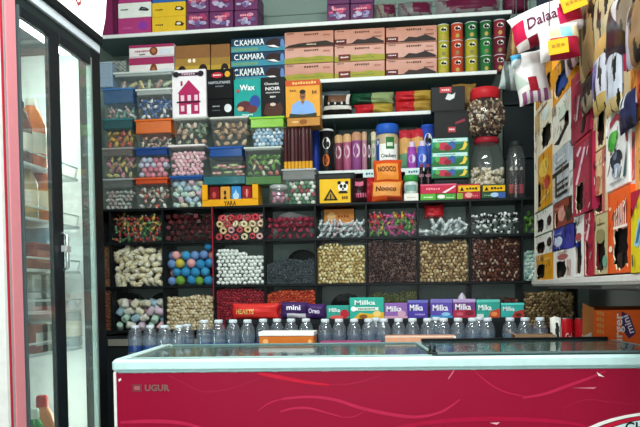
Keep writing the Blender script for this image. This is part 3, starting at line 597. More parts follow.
# ================================================================== ON THE CASE TOP: front packs on the left half
def ledge(nm, px, Y, D, col, pr, label, cat='carton', group=None, zb=ZA, rough=.4): return carton(nm, px, Y, D, col, pr, label, cat, group, zb, rough)
carton('house_carton', (172, 69.5, 206, 117), YL+.03, .07, '#ece8ea', [('p', [(.16, .5), (.5, .78), (.84, .5)], '#b02a5c'), ('r', .2, .06, .8, .5, '#a8285a'), ('r', .26, .66, .32, .76, '#a8285a')]+[('r', .26+.2*k, .34, .36+.2*k, .46, '#e8c8d4') for k in range(3)]+[('r', .26+.2*k, .12, .36+.2*k, .24, '#e8c8d4') for k in (0, 2)]+[('r', .44, .06, .56, .26, '#f0e8ea'), ('r', .14, .3, .84, .33, '#3a1c2c'), ('e', .14, .9, .09, .06, '#2c2430'), ('e', .86, .9, .09, .06, '#2c2430'), ('r', .14, .87, .86, .93, '#2c2430'), ('s', .5, .9, .4, .05, '#d8a8c0')], 'white carton with a magenta doll house picture', 'carton')
carton('chocolate_carton', (206, 69, 233, 99), YL+.05, .06, '#0b0c0e', [('e', .42, .8, .22, .1, '#b0242c'), ('s', .42, .8, .3, .07, '#f0e0e0'), ('e', .8, .82, .1, .1, '#d8a02c'), ('t', .5, .55, .09, 'NAPOLITAINES', '#b8c0c4', .8), ('s', .5, .42, .3, .05, '#8a9094')], 'black chocolate carton with a red oval badge', 'carton')
carton('chocolate_carton', (205, 99, 233, 118), YL+.05, .06, '#08090b', [('e', .82, .5, .13, .22, '#d8dcdc'), ('s', .4, .62, .26, .08, '#a8b0b4'), ('s', .4, .4, .3, .05, '#6a7074')], 'small black carton with a white round picture, under the red-badged one', 'carton')
carton('cereal_carton', (234, 79, 261, 118), YL+.04, .06, '#1f9a92', [('p', [(.0, .0), (0, .3), (.3, .38), (.6, .3), (1, .4), (1, 0)], '#1f8a86'), ('e', .4, .3, .3, .14, '#5a2c34'), ('e', .78, .4, .2, .18, '#2c4a94'), ('e', .66, .22, .2, .1, '#6a3430'), ('e', .24, .24, .12, .06, '#c89a6a'), ('t', .5, .78, .15, 'Wax', '#f4f8f4', .56), ('s', .16, .7, .12, .1, '#c03a3a'), ('s', .5, .08, .4, .05, '#bfe8e0')], 'teal carton with white script and a dark berry picture', 'carton')
carton('dark_chocolate_carton', (261, 77, 285, 118), YL+.03, .06, '#0a0b0d', [('t', .45, .84, .06, 'Chocolat', '#d8d8d4', .6), ('t', .5, .72, .085, 'NOIR', '#e8e8e4', .62), ('s', .5, .62, .6, .04, '#b8b8b4'), ('s', .5, .52, .24, .05, '#d8d8d4'), ('p', [(.1, .12), (.2, .34), (.4, .38), (.55, .3), (.8, .38), (.92, .2), (.85, .04), (.3, .03)], '#4a2a1e'), ('e', .5, .33, .12, .04, '#d0c0b0')], 'black dark-chocolate carton with pale lettering', 'carton')
carton('portrait_carton', (285.5, 80, 320, 117), YL+.02, .1, '#dc9c34', [('r', 0, .84, 1, 1, '#c25024'), ('s', .55, .92, .7, .08, '#e8b868'), ('p', [(.14, .08), (.2, .34), (.36, .44), (.64, .44), (.8, .34), (.88, .08)], '#7ea6dc'), ('p', [(.44, .44), (.5, .32), (.56, .44)], '#8a5c40'), ('e', .5, .58, .085, .13, '#8a5c40'), ('e', .5, .68, .09, .06, '#1c1614'), ('e', .5, .54, .05, .02, '#5a3424'), ('p', [(.1, .0), (.12, .1), (.5, .06), (.9, .1), (.9, 0)], '#2a3a34'), ('s', .84, .66, .14, .1, '#7a3a1c'), ('s', .22, .72, .18, .06, '#8a5a20')], 'orange carton printed with a man in a blue shirt', 'carton')
carton('caramel_carton', (287, 117.5, 320, 126), YL+.02, .12, '#b8803a', [('e', .5, .5, .12, .3, '#8a5424'), ('s', .25, .5, .2, .2, '#e8c890')], 'flat brown carton under the orange portrait carton', 'carton')
pouch('crinkled_bag', (onY(101, 72, YL+.06)[0], YL+.08, onY(101, 72, YL)[1]), FY, .15, .085, .07, lambda u, v: '#8d9490' if (int(u*17)+int(v*13)) % 3 else '#5c625f', 'crinkled silver bag under the top shelf by the fridge', 'bag', seed=21, wr=.4)
# ---- tubs of sweets
def tub(name, px, Y, D, lidc, lidf, label, tint='#dfe8e4', lid_solid=.55, taper=.17, zb=None, rimc=None, group='stacked sweet tubs'):
    X0, X1, z0, z1 = rectY(*px, Y); z0 = zb if zb is not None else z0; W, H = X1-X0, z1-z0; t = thing(name, label, 'tub', ((X0+X1)/2, Y+D/2, z0), group)
    lh = H*lidf; tp = W*taper/2
    b = B(); b.frame((0, 0, 0)); ins = tp
    b.hexa(X0+ins, z0, -(Y+D-.008), X1-ins, z1-lh, -(Y+.008), CLEAR(tint, .06, .012), .004, top=(ins*.9, .006)); obj('tub_body', b, t)
    b = B(); c = CLEAR(lidc, lid_solid, .08, .2) if lid_solid < 1 else M(lidc, .4)
    b.hexa(X0+.004+W*.012, z1-lh, -(Y+D-.003), X1-.004-W*.012, z1-.006, -(Y+.003), c, .003); b.hexa(X0-.001, z1-.012, -(Y+D+.002), X1+.001, z1, -(Y-.003), M(rimc or lidc, .4), .003); obj('lid', b, t)
    return X0+tp*.6, X1-tp*.6, z0, z1-lh, Y+.012
def fill(t, label, group, name, kind, cols, size, hf=.9, D=.12, **k):
    X0, X1, z0, z1, Yf = t; H = (z1-z0)*hf; tp = k.pop('tp', .01)
    return candies(name, label, 'sweet', group, kind, cols, X0, X1, z0+.003, lambda u: H, Yf, size, D, taper=tp, **k)
YTB = YL+.0; TD = .16
lowY = {}
t = tub('sweet_tub', (102, 178.5, 133, 208), YTB, TD, '#a8b0ac', .30, 'clear tub with a greyish lid in the bottom tub row, next to the fridge', zb=ZA, lid_solid=.3); fill(t, 'pale grey and pink crystal sweet in the bottom tub next to the fridge', 'crystal sweets', 'crystal_sweet', 'crystal', [('#c9ccc4',), ('#b8a8a4',), ('#aebab4',)], .026)
t = tub('sweet_tub', (134.5, 177.5, 168, 208), YTB, TD, '#d85a34', .20, 'bottom-row tub with a bright orange lid', zb=ZA, lid_solid=.8); fill(t, 'white, red or grey-green wrapped sweet under the orange lid', 'bottom-row orange tub sweets', 'shell_sweet', 'petal', [('#e0dcd4', '#8a9a8c'), ('#c8b8a8', '#5f6a60'), ('#c84a3c', '#e0d0c0'), ('#d8d4c8', '#a0a89c')], .036)
t = tub('sweet_tub', (169.5, 175.5, 203, 207.5), YTB, TD, '#2f5ca0', .12, 'bottom-row tub with a blue rim full of pastel marshmallows', zb=ZA, lid_solid=.8); fill(t, 'pastel mint, blue, cream or pink marshmallow in the blue-rimmed bottom tub', 'blue-rimmed tub marshmallows', 'round_marshmallow', 'marsh', [('#d8d0b0',), ('#b8d4c8',), ('#a8c0d4',), ('#d8b4c4',), ('#e4e0d0',)], .036)
t = tub('sweet_tub', (102, 147.5, 133, 178), YTB, TD, '#a8a4a0', .28, 'clear tub with a grey lid holding yellow and pink gummies', lid_solid=.35); fill(t, 'yellow or pink gummy under the grey lid, second tub row from below', 'yellow and pink gummies', 'gummy', 'petal', [('#d8c47a', '#e0d4a0'), ('#d890a0', '#e0a8b4'), ('#d0c890', '#c8b060')], .036)
t = tub('sweet_tub', (134.5, 147.5, 168, 177.5), YTB, TD, '#2a4f94', .26, 'tub with a blue lid and round pink sweets, over the orange-lidded one', lid_solid=.7); fill(t, 'round dusty pink sweet under the blue lid', 'round pink sweets', 'round_sweet', 'ball', [('#d88a9c',), ('#c87488',), ('#e0a0b0',), ('#c0c8dc',)], .033)
t = tub('sweet_tub', (168, 144.5, 205, 175.3), YTB, TD, '#e2dedc', .08, 'white-rimmed tub heaped with small pink marshmallows', lid_solid=.8); fill(t, 'small pale pink marshmallow in the white-rimmed tub', 'small pink marshmallows', 'mini_marshmallow', 'marsh', [('#e4b8c0',), ('#e8c4c8',), ('#dca8b4',)], .026)
t = tub('sweet_tub', (102, 118.5, 133, 147.3), YTB, TD, '#3c7a80', .36, 'tub with a deep teal lid and orange-yellow gummies by the fridge', lid_solid=.45); fill(t, 'orange-yellow or red gummy under the deep teal lid', 'orange and yellow gummies', 'gummy_bear', 'petal', [('#d8a040', '#e0b860'), ('#c85a48', '#d87a60'), ('#d8b860', '#c89a3c')], .038)
t = tub('sweet_tub', (134.5, 119, 172, 147.3), YTB, TD, '#e0702c', .5, 'tub with a deep bright orange lid, third row up', lid_solid=.85); fill(t, 'white or beige sweet under the deep orange lid', 'white sweets under the deep orange lid', 'white_chew', 'worm', [('#ded6c4',), ('#c8b8a0',), ('#d8a898',)], .04)
t = tub('sweet_tub', (172.5, 116.5, 207.5, 144.3), YTB, TD, '#d0d4cc', .12, 'white-lidded tub of grey-green and pink gummies under the doll house carton', lid_solid=.6); fill(t, 'grey-green, tan or pink gummy below the doll house carton', 'mixed dull gummies', 'dull_gummy', 'petal', [('#8a9a80', '#6a7a64'), ('#c8a088', '#d8b8a0'), ('#5a6a58', '#7a8a70'), ('#d8c8b8', '#b8a898')], .036)
t = tub('sweet_tub', (102, 88, 134, 118.3), YTB, TD, '#4a7cb4', .5, 'topmost left tub with a deep blue lid and white sweets', lid_solid=.38); fill(t, 'white or aqua sweet in the topmost tub by the fridge', 'white and aqua sweets', 'aqua_sweet', 'wrap', [('#d8dcd8', '#c8d8d4'), ('#7ab0a8', '#b8d0cc'), ('#d0b0a8', '#e0d8d0')], .036)
t = tub('sweet_tub', (135.5, 88.5, 171.5, 118.8), YTB, TD, '#cfdad4', .2, 'white-lidded tub of blue and white wrapped sweets', lid_solid=.45); fill(t, 'blue or white twist-wrapped sweet in the white-lidded tub', 'blue and white wrapped sweets', 'blue_wrapped_sweet', 'wrap', [('#2f5a9c', '#c8d4e4'), ('#3a68ac', '#6a90c8'), ('#dfe4ea', '#8aa8d0')], .034)
tub('flat_tub', (113, 71, 173, 87.7), YTB, TD, '#c8d4d0', .28, 'long flat clear box with a frosted lid on top of the tubs', lid_solid=.5, group=None)
X0, X1, z0, z1 = rectY(117, 79, 170, 87, YTB); candies('flat_candy_strip', 'yellow or pink candy strip inside the long flat box', 'sweet', 'candy strips in the flat box', 'stick', [('#c8b878', '#d8c89a'), ('#d0a090', '#d8c0b0'), ('#a8b898', '#c0c8a8')], X0, X1, z0, lambda u: z1-z0, YTB+.015, .05, .1)
X0, X1, z0, z1 = rectY(99, 62, 112, 87.5, YTB); b = B((X0, YTB, z0), *FY); W, H = X1-X0, z1-z0; b.hexa(0, 0, -.12, W, H*.93, 0, CLEAR('#a8c4dc', .6, .1), .004, top=(.004, .004)); b.hexa(-.004, H*.93, -.125, W+.004, H, .004, CLEAR('#bcd4e6', .7, .1), .003); obj('frosted_box', b, None, 'small frosted pale blue box standing beside the long flat box', 'box')
# second group of tubs
t = tub('sweet_tub', (208.5, 146.5, 243, 176), YTB, TD, '#2a5ca8', .34, 'blue-lidded tub of pink and green striped sweets', lid_solid=.7); fill(t, 'pink or green striped belt sweet under the blue lid', 'striped belt sweets', 'candy_belt', 'stick', [('#d88a90', '#e0a8a8'), ('#9aa870', '#b0bc8a'), ('#d8b8a0', '#c87a80')], .045, tilt=False)
t = tub('sweet_tub', (244, 146.5, 281.5, 176), YTB, TD, '#c4d0c8', .12, 'clear tub of leafy green gummies beside the brown sticks', lid_solid=.5); fill(t, 'leafy green, red or pale gummy in the clear tub', 'leafy green gummies', 'leaf_gummy', 'petal', [('#5a8a3c', '#7aa850'), ('#8ab070', '#6a944a'), ('#4a7434', '#6a944a'), ('#a85a48', '#c8806a'), ('#c8c8a8', '#8aa870'), ('#6a983f', '#88b060')], .036)
t = tub('sweet_tub', (210, 116.5, 248.5, 146), YTB, TD, '#cfd2c8', .1, 'clear tub of tan crunchy sweets under the black cartons', lid_solid=.5); fill(t, 'tan crunchy sweet in the tub under the black cartons', 'tan crunchy sweets', 'crunchy_sweet', 'petal', [('#b89878', '#9a7a5c'), ('#c8b090', '#a88a68'), ('#a88060', '#8a6848')], .04)
t = tub('sweet_tub', (249.5, 116.5, 284.5, 146), YTB, TD, '#8ac83c', .36, 'tub with a lime green lid and pale blue sweets', lid_solid=.85); fill(t, 'pale blue and white sweet under the lime green lid', 'pale blue sweets', 'blue_mint', 'ball', [('#a8c4d8',), ('#d4e0e8',), ('#8ab0cc',)], .024)
b = B(); X0, X1, z0, z1 = rectY(203, 176.3, 245, 184.5, YTB); b.hexa(X0, z0, -(YTB+.15), X1, z1, -YTB, CLEAR('#3f7f86', .7, .08), .004); obj('flat_box', b, None, 'flat teal box lying over the yellow sachet carton', 'box')
b = B(); X0, X1, z0, z1 = rectY(245.5, 176.3, 281, 184.5, YTB); b.hexa(X0, z0, -(YTB+.15), X1, z1, -YTB, CLEAR('#5f8a54', .75, .08), .004); obj('flat_box', b, None, 'flat green box under the leafy green gummies', 'box')
# open yellow display carton with four sachets
X0, X1, z0, z1 = rectY(202, 184, 258, 205, YTB); z0 = ZA; W, H = X1-X0, z1-z0; dc = thing('open_carton', 'open yellow display carton with black lettering, holding four sachets', 'carton', ((X0+X1)/2, YTB+.06, z0))
b = B((X0, YTB, z0), *FY); Yl = M('#e8a51c', .4)
b.hexa(0, 0, -.003, W, H*.34, 0, Yl, .001); b.hexa(0, H*.3, -.003, W*.1, H, 0, Yl, .001); b.hexa(W*.9, H*.3, -.003, W, H, 0, Yl, .001); b.hexa(0, 0, -.12, .003, H, -.003, Yl, .001); b.hexa(W-.003, 0, -.12, W, H, -.003, Yl, .001); b.hexa(.003, 0, -.12, W-.003, H, -.117, M('#c88a1c'), .001); b.hexa(.003, 0, -.117, W-.003, .003, -.003, Yl, .0005)
b.text('YARA', W*.5, H*.16, H*.2, M('#1c1a14'), W*.22, .001); obj('tray', b, dc)
for k, (c, pr, lb) in enumerate((('#7a1f24', [('e', .5, .5, .2, .2, '#c04a40')], 'dark red sachet at the tub end of the yellow carton'), ('#d89a3c', [('e', .5, .62, .12, .14, '#2a1c14'), ('p', [(.25, .1), (.5, .5), (.75, .1)], '#1c1a1c')], 'orange sachet with a dark figure in the yellow carton'), ('#3c8ac8', [('e', .5, .4, .3, .22, '#d8e4ec'), ('p', [(.2, .3), (.5, .8), (.8, .3)], '#a8d0e8')], 'blue sachet in the yellow carton'), ('#8a2428', [('e', .5, .6, .22, .2, '#c83c38'), ('r', .45, .3, .55, .8, '#e0a0a0')], 'dark red sachet at the jar end of the yellow carton'))):
    xx = X0+W*(.12+.195*k); bw, bh = W*.175, H*.72; b = B((xx, YTB+.015, z0+H*.2), *FY); b.hexa(0, -H*.17, -.05, bw, bh, 0, M(c, .3), .004); prints(b, bw, bh, pr); obj('sachet', b, None, lb, 'sachet', 'sachets in the yellow carton')
# bundle of dark sticks with gold ends on a tub
X0, X1, z0, z1 = rectY(283, 126.5, 312, 168, YTB+.02)
n = 8
for k in range(n):
    r = (X1-X0)/n/2; X = X0+r*(2*k+1); Y = YTB+.04; h = z1-z0; t = thing('chocolate_stick', 'dark brown chocolate stick with a gold foot in the standing bundle', 'chocolate', (X, Y, z0), 'bundle of dark chocolate sticks')
    b = B(); b.lathe([(r*.96, h*.17), (r, h*.2), (r, h*.8), (r*.9, h*.95), (r*.4, h)], M(['#4a2a2c', '#3a2022', '#5c3c40'][k % 3], .2), 10, (X, Y, z0)); obj('wrapper', b, t)
    b = B(); b.lathe([(r*.9, 0), (r*.99, .004), (r*.99, h*.17)], M('#d8a030', .3), 10, (X, Y, z0)); obj('gold_foot', b, t, 'gold foot')
t = tub('sweet_tub', (281.5, 168.5, 316, 207), YTB+.02, .13, '#b0b4b0', .3, 'greyish clear tub of green and white sweets below the brown sticks', zb=ZA, lid_solid=.35, taper=.04); fill(t, 'green, white or red sweet in the tub below the brown sticks', 'green and white sweets', 'holly_sweet', 'ball', [('#2f6a4a',), ('#e0e4d8',), ('#5a8a60',), ('#9a3c44',)], .026)
X0, X1, z0, z1 = rectY(267, 184, 287, 206, YTB-.04); r = (X1-X0)/2; X = (X0+X1)/2; Y = YTB-.04+r
jr = thing('small_jar', 'small round clear jar of pink sweets in front of the grey tub', 'jar', (X, Y, ZA)); h = z1-ZA
b = B(); b.lathe([(r*.7, 0), (r*.98, h*.12), (r, h*.5), (r*.85, h*.8)], CLEAR('#dfe4e4', .08, .06), 20, (X, Y, ZA)); obj('jar_body', b, jr); b = B(); b.lathe([(r*.88, h*.8), (r*.92, h*.83), (r*.92, h*.97), (r*.8, h)], CLEAR('#d8dede', .5, .1), 20, (X, Y, ZA)); obj('lid', b, jr)
candies('pink_drop', 'rose pink drop in the small round jar', 'sweet', 'pink drops in the round jar', 'ball', [('#c87a94',), ('#b0607c',), ('#d8a0b4',)], X-r*.62, X+r*.62, ZA+.01, lambda u: h*.6, Y-r*.72, .024, .1)
# ================================================================== ON THE CASE TOP: right half
ledge('panda_carton', (319.5, 179, 350.5, 206), YL, .05, '#e4b624', [('p', [(.12, .14), (.36, .62), (.6, .14)], '#1c1a14'), ('p', [(.22, .2), (.36, .5), (.5, .2)], '#b08a1c'), ('r', .34, .15, .38, .4, '#1c1a14'), ('e', .76, .66, .16, .2, '#f0f0e8'), ('e', .7, .7, .05, .08, '#161616'), ('e', .82, .7, .05, .08, '#161616'), ('e', .64, .84, .06, .07, '#161616'), ('e', .88, .84, .06, .07, '#161616'), ('e', .76, .58, .04, .04, '#161616'), ('p', [(.6, .42), (.92, .42), (.86, .52), (.66, .52)], '#161616'), ('s', .82, .24, .2, .12, '#6a4a10')], 'yellow carton with a black triangle and a black and white bear face')
b = B(); X0, X1, z0, z1 = rectY(315.5, 173, 355, 206, YL+.055); b.hexa(X0, ZA, -(YL+.14), X1, z1, -(YL+.055), BLK, .004); b.hexa(X0+.02, z1-.03, -(YL+.055), X1-.02, z1-.01, -(YL+.053), M('#2c3032')); obj('black_holder', b, None, 'black box standing behind the yellow bear carton', 'box')
flat('dark_pouch', (352, 178, 367, 206), YL+.02, ZA, .06, lambda u, v: '#c0607c' if (abs(v-.75) < .09 and .2 < u < .8) or (abs(v-.3) < .1 and u > .3 and int(u*12) % 2) else '#2a1418', 'dark maroon pouch with pink marks between the bear carton and the orange bags', 22)
flat('red_pouch', (363, 178, 375, 206), YL+.06, ZA, .05, lambda u, v: '#a01c28' if u > .3 else '#7a141e', 'plain red pouch half behind the orange bags', 23)
og = lambda u, v: '#e08a34' if (.12 < u < .9 and .18 < v < .86) else '#c84a20'
og2 = lambda u, v: ('#d8924a' if (.06 < u < .94 and .3 < v < .92) else ('#7a2c1c' if v < .22 and u > .5 else '#b8481e'))
flat('snack_bag', (371, 181, 403, 206.5), YL-.02, ZA, .05, og2, 'lower orange snack bag with dark lettering, standing on the case', 24, texts=[('Nooco', .48, .62, .24, M('#43180e'), .66)], wr=.05)
flat('snack_bag', (373, 160, 402, 184), YL+.035, None, .05, og, 'upper orange snack bag with dark lettering, above the other', 25, texts=[('NOOCO', .5, .6, .22, M('#3c140c'), .64)], wr=.06)
X0, X1, z0, z1 = rectY(403.5, 174.5, 418.5, 193, YL+.01); r = (X1-X0)/2; X = (X0+X1)/2; Y = YL+.01+r
carton('white_carton', (404, 193.3, 418.5, 206), YL-.005, .08, '#e2e2d8', [('s', .5, .5, .6, .16, '#b8b4a4')], 'plain white small carton under the green-lidded jar', 'carton', zb=ZA)
zq = z0; h = z1-z0; jr = thing('gum_jar', 'small jar with a green lid and a white speckled body', 'jar', (X, Y, zq)); b = B(); b.lathe([(r*.85, 0), (r*.95, .005), (r*.95, h*.55), (r*.8, h*.68)], M('#c4d4cc', .3, 0, .5, 90), 20, (X, Y, zq)); b.cylpatch(r*.95+.001, -.8, .8, h*.12, h*.45, M('#7aa098'), (X, Y, zq)); obj('jar_body', b, jr); b = B(); b.lathe([(r*.96, h*.66), (r, h*.69), (r, h*.95), (r*.9, h)], M('#2f8a3c', .35), 20, (X, Y, zq)); obj('lid', b, jr)
for k, x in enumerate((421, 428)):
    X0, X1, z0, z1 = rectY(x-3, 163, x+4, 206, YL+.08); r = (X1-X0)/2; X = (X0+X1)/2; h = z1-ZA; t = thing('dark_bottle', ['small dark bottle nearer the white carton', 'small dark bottle nearer the gum cartons'][k], 'bottle', (X, YL+.12, ZA), 'small dark bottles'); b = B(); b.lathe([(r, 0), (r*1.05, .005), (r*1.05, h*.6), (r*.5, h*.8), (r*.5, h*.92)], M('#241a1e', .2), 14, (X, YL+.12, ZA)); b.cylpatch(r*1.06, -.9, .9, h*.66, h*.75, M('#8a6a78'), (X, YL+.12, ZA), 'e'); obj('bottle_body', b, t); b = B(); b.lathe([(r*.6, h*.92), (r*.6, h)], M('#8a3c48'), 12, (X, YL+.12, ZA)); obj('cap', b, t)
carton('gum_carton', (420.5, 193.8, 436, 206), YL-.02, .1, '#5aa83c', [('s', .5, .5, .6, .24, '#d8f0c8')], 'small green gum carton under the red one, by the white carton', 'carton', zb=ZA)
carton('gum_carton', (436.5, 193.6, 456, 205.5), YL-.02, .1, '#4a9a40', [('e', .25, .55, .2, .3, '#e8e8e0'), ('s', .7, .4, .4, .2, '#c8e8b8')], 'green and white gum carton under the red one, by the yellow tags', 'carton', zb=ZA)
carton('gum_carton', (420.5, 184, 456.5, 193.6), YL-.02, .1, '#c02a48', [('p', [(.6, .1), (.95, .8), (.98, .7), (.7, .05)], '#e8dce0'), ('s', .35, .5, .4, .24, '#e890a0'), ('r', 0, .84, 1, 1, '#d85a78')], 'long red gum carton lying on the two green ones', 'carton')
FRU = [('r', .03, .72, .97, .97, '#bfe4dc'), ('p', [(0, .2), (.1, .5), (.35, .62), (.7, .55), (1, .7), (1, 0), (0, 0)], '#2c6a3c'), ('e', .32, .42, .14, .28, '#b8344a'), ('e', .56, .48, .1, .28, '#3a5c9c'), ('e', .44, .3, .1, .2, '#8a2438'), ('p', [(.74, .12), (.84, .3), (.9, .8), (.97, .5), (.9, .16)], '#e0c84a'), ('s', .4, .84, .5, .1, '#4a9a8a'), ('e', .16, .5, .06, .2, '#5aa84c')]
b = B(); X0, X1, z0, z1 = rectY(434, 178, 468, 206, YL+.07); b.hexa(X0, ZA, -(YL+.16), X1, z1, -(YL+.07), BLK, .003); b.hexa(X0+.02, z1-.02, -(YL+.07), X1-.02, z1-.012, -(YL+.068), M('#303436')); obj('black_holder', b, None, 'black box under the stack of fruit cartons', 'box')
for k, (y0, y1) in enumerate(((166.5, 177.8), (152.5, 166.3), (138, 152.3))): carton('fruit_carton', (431.5, y0-.2, 468.5, y1), YL+.05, .1, '#2a8a72', FRU, ['lowest', 'middle', 'topmost'][k]+' teal carton with fruit pictures in the stack of three', 'carton', 'teal fruit cartons')
carton('black_carton', (434, 111.5, 469, 138), YL+.06, .09, '#08090a', [('r', .4, .22, .62, .42, '#b03c44'), ('s', .51, .32, .16, .08, '#f0d8d8'), ('p', [(.6, .5), (.9, .62), (.88, .72), (.62, .6)], '#8a2c3c'), ('r', .0, .94, 1, 1, '#131416')], 'lower black carton with a small red label', 'carton')
carton('black_carton', (431, 86.5, 465, 111.3), YL+.06, .09, '#0d0e10', [('r', .26, .76, .6, .98, '#c8484a'), ('s', .43, .87, .24, .08, '#f4e0e0'), ('p', [(.42, .5), (.5, .72), (.62, .66), (.72, .74), (.68, .52), (.55, .44)], '#d8dcda'), ('r', .0, .0, 1, .06, '#0c0d0e')], 'upper black carton with a red label and a white splash', 'carton')
flat('gold_pack', (452, 84, 476, 112), YS+.05, None, .06, lambda u, v: '#8a6a34' if v > .3 else '#5a4422', 'dull gold pack behind the upper black carton', 26)
X0, X1, z0, z1 = rectY(503, 20, 545, 206, YB-.03); b = B(); b.hexa(X0, ZA, -(YB-.002), X1+.25, z1, -(YB-.03), M('#1a2224', .5), .003)  # dark panel added to stand in for shade on the back wall
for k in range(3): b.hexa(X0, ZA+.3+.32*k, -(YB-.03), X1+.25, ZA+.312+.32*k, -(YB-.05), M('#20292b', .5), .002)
obj('corner_shade_panel', b, None, 'dark ribbed panel added for the corner shade behind the hanging bags', 'panel')
# big nut jar on a bell jar
X0, X1, z0, z1 = rectY(466.5, 84, 508.5, 139, YL); r = (X1-X0)/2; X = (X0+X1)/2; Y = YL+r
zn = onY(488, 133.5, YL)[1]; zt = onY(488, 84, YL)[1]; h = zt-zn; CG = CLEAR('#e2e6e2', .03, .05, .04)
jr = thing('nut_jar', 'big round clear jar of mixed nuts with a red lid', 'jar', (X, Y, zn))
b = B(); b.lathe([(r*.55, 0), (r*.7, h*.06), (r*.93, h*.25), (r, h*.45), (r*.96, h*.6), (r*.8, h*.72), (r*.68, h*.77)], CG, 28, (X, Y, zn)); obj('jar_body', b, jr)
b = B(); b.lathe([(r*.70, h*.77), (r*.74, h*.78), (r*.74, h*.95), (r*.68, h)], M('#c0282f', .35), 28, (X, Y, zn)); obj('lid', b, jr, 'red lid')
rr = random.Random(4); b = B(); cs = [M(c, .5) for c in ('#8a6a50', '#5c4030', '#b09478', '#d8c8b0', '#3c2a22')]; b.ellip((X, Y, zn+h*.4), (r*.8, r*.8, h*.34), M('#4a3426'))
for k in range(620):
    a = rr.uniform(-pi, pi); zz = rr.uniform(.05, .74); R = r*(.60+.38*sin(max(0, min(1, (zz)/.86))*pi))*.93; R = min(R, r*.93) if zz > .1 else r*.6
    b.ellip((X+R*sin(a), Y-R*cos(a), zn+zz*h), (.013, .008, .007), rr.choice(cs), Euler((rr.uniform(0, 6), rr.uniform(0, 6), rr.uniform(0, 6))).to_matrix(), True)
obj('mixed_nuts', b, None, 'brown and cream mixed nuts filling the big round jar', 'nuts', kind='stuff')
zb2 = ZA; X0b, X1b, _, _ = rectY(471, 140, 508, 192, YL); r2 = (X1b-X0b)/2; X2 = (X0b+X1b)/2; Y2 = YL+.02+r; h2 = zn-zb2
jr = thing('bell_jar', 'tall clear bell-shaped jar under the nut jar, half full of pale popcorn', 'jar', (X2, Y2, zb2))
b = B(); b.lathe([(r2*.95, 0), (r2, .01), (r2, h2*.55), (r2*.9, h2*.75), (r2*.66, h2*.9), (r2*.6, h2*.92)], CG, 28, (X2, Y2, zb2)); obj('jar_body', b, jr)
b = B(); b.lathe([(r2*.66, h2*.91), (r2*.7, h2*.92), (r2*.7, h2*.985), (r2*.66, h2)], M('#9a2430', .35), 28, (X2, Y2, zb2)); obj('lid', b, jr, 'dark red lid')
b = B(); cs = [M(c, .7) for c in ('#d8cdb4', '#c4b696', '#e4dcc8')]
for k in range(260):
    a = rr.uniform(-pi, pi); zz = rr.uniform(.03, .52); b.ellip((X2+r2*.86*sin(a), Y2-r2*.86*cos(a), zb2+zz*h2), (.014, .011, .011), rr.choice(cs), Euler((rr.uniform(0, 6), rr.uniform(0, 6), 0)).to_matrix(), True)
b.ellip((X2, Y2, zb2+h2*.27), (r2*.8, r2*.8, h2*.26), M('#a89a78')); obj('popcorn', b, None, 'pale popcorn in the lower half of the bell jar', 'popcorn', kind='stuff')
TAG = [('p', [(.04, .84), (.2, .84), (.12, .98)], '#1c1a12')]
def tagcarton(px, col, pr, label):
    X0, X1, z0, z1 = rectY(*px, YL-.05); z0 = ZA; W, H = X1-X0, z1-z0; t = thing('tagged_carton', label, 'carton', ((X0+X1)/2, YL-.02, z0), 'low cartons with yellow tags')
    b = B((X0, YL-.05, z0), *FY); b.hexa(0, 0, -.06, W, H, 0, M(col), .002); prints(b, W, H, pr); obj('carton_body', b, t)
    b = B((X0, YL-.052, z0), *FY); b.hexa(W*.06, H*.48, 0, W*.98, H*.9, .002, M('#e4b31c'), .0008); b.poly([(W*.12, H*.55), (W*.3, H*.55), (W*.21, H*.83)], M('#1c1a12'), .003); b.scrib(W*.63, H*.68, W*.5, H*.2, M('#2a2410'), .003); obj('shelf_tag', b, t, 'yellow tag with a black triangle')
tagcarton((457, 184, 480.5, 206), '#a8283a', [('e', .5, .26, .16, .18, '#e0a090'), ('r', .0, .0, .24, .4, '#7aa83c'), ('s', .75, .2, .3, .12, '#d87a80')], 'low red and green carton with a yellow tag in front of the bell jar')
tagcarton((481.5, 184, 505.5, 206), '#2c4a34', [('e', .55, .24, .18, .16, '#a8c8e8'), ('r', .7, .0, 1, .4, '#3a5a9c'), ('s', .25, .2, .3, .12, '#7aa87a')], 'low dark green and blue carton with a yellow tag in front of the bell jar')
# dim jar and bottles at the far end of the case top
X0, X1, z0, z1 = rectY(507.5, 140, 527, 206, YL+.06); r = (X1-X0)/2; X = (X0+X1)/2; Y = YL+.06+r; h = z1-ZA
jr = thing('dim_jar', 'tall clear jar standing in the dim corner beside the snack rack', 'jar', (X, Y, ZA)); b = B(); b.lathe([(r*.95, 0), (r, .01), (r, h*.7), (r*.7, h*.9), (r*.55, h*.94)], CLEAR('#c8d0cc', .05, .06), 20, (X, Y, ZA)); obj('jar_body', b, jr); b = B(); b.lathe([(r*.6, h*.93), (r*.64, h*.95), (r*.6, h)], M('#2a2e30'), 20, (X, Y, ZA)); obj('lid', b, jr)
for k, dx in enumerate((-.45, .0, .45)):
    xx = X+dx*r*1.2; b = B(); b.lathe([(.012, 0), (.013, .004), (.013, .1), (.006, .13), (.006, .16)], M('#2a2022', .25), 12, (xx, Y-r*.3, ZA+.01)); b.cylpatch(.0136, -1.2, 1.2, .03, .08, M(['#b84a3c', '#7a2c34', '#a83c4c'][k]), (xx, Y-r*.3, ZA+.01)); b.ellip((xx, Y-r*.3, ZA+.175), (.008, .008, .012), M('#c8c0b8')); obj('mini_bottle', b, None, ['red-labelled mini bottle inside the dim jar, nearest the bell jar', 'dark red-labelled mini bottle in the middle of the dim jar', 'pinkish-labelled mini bottle inside the dim jar, nearest the rack'][k], 'bottle', 'mini bottles in the dim jar')
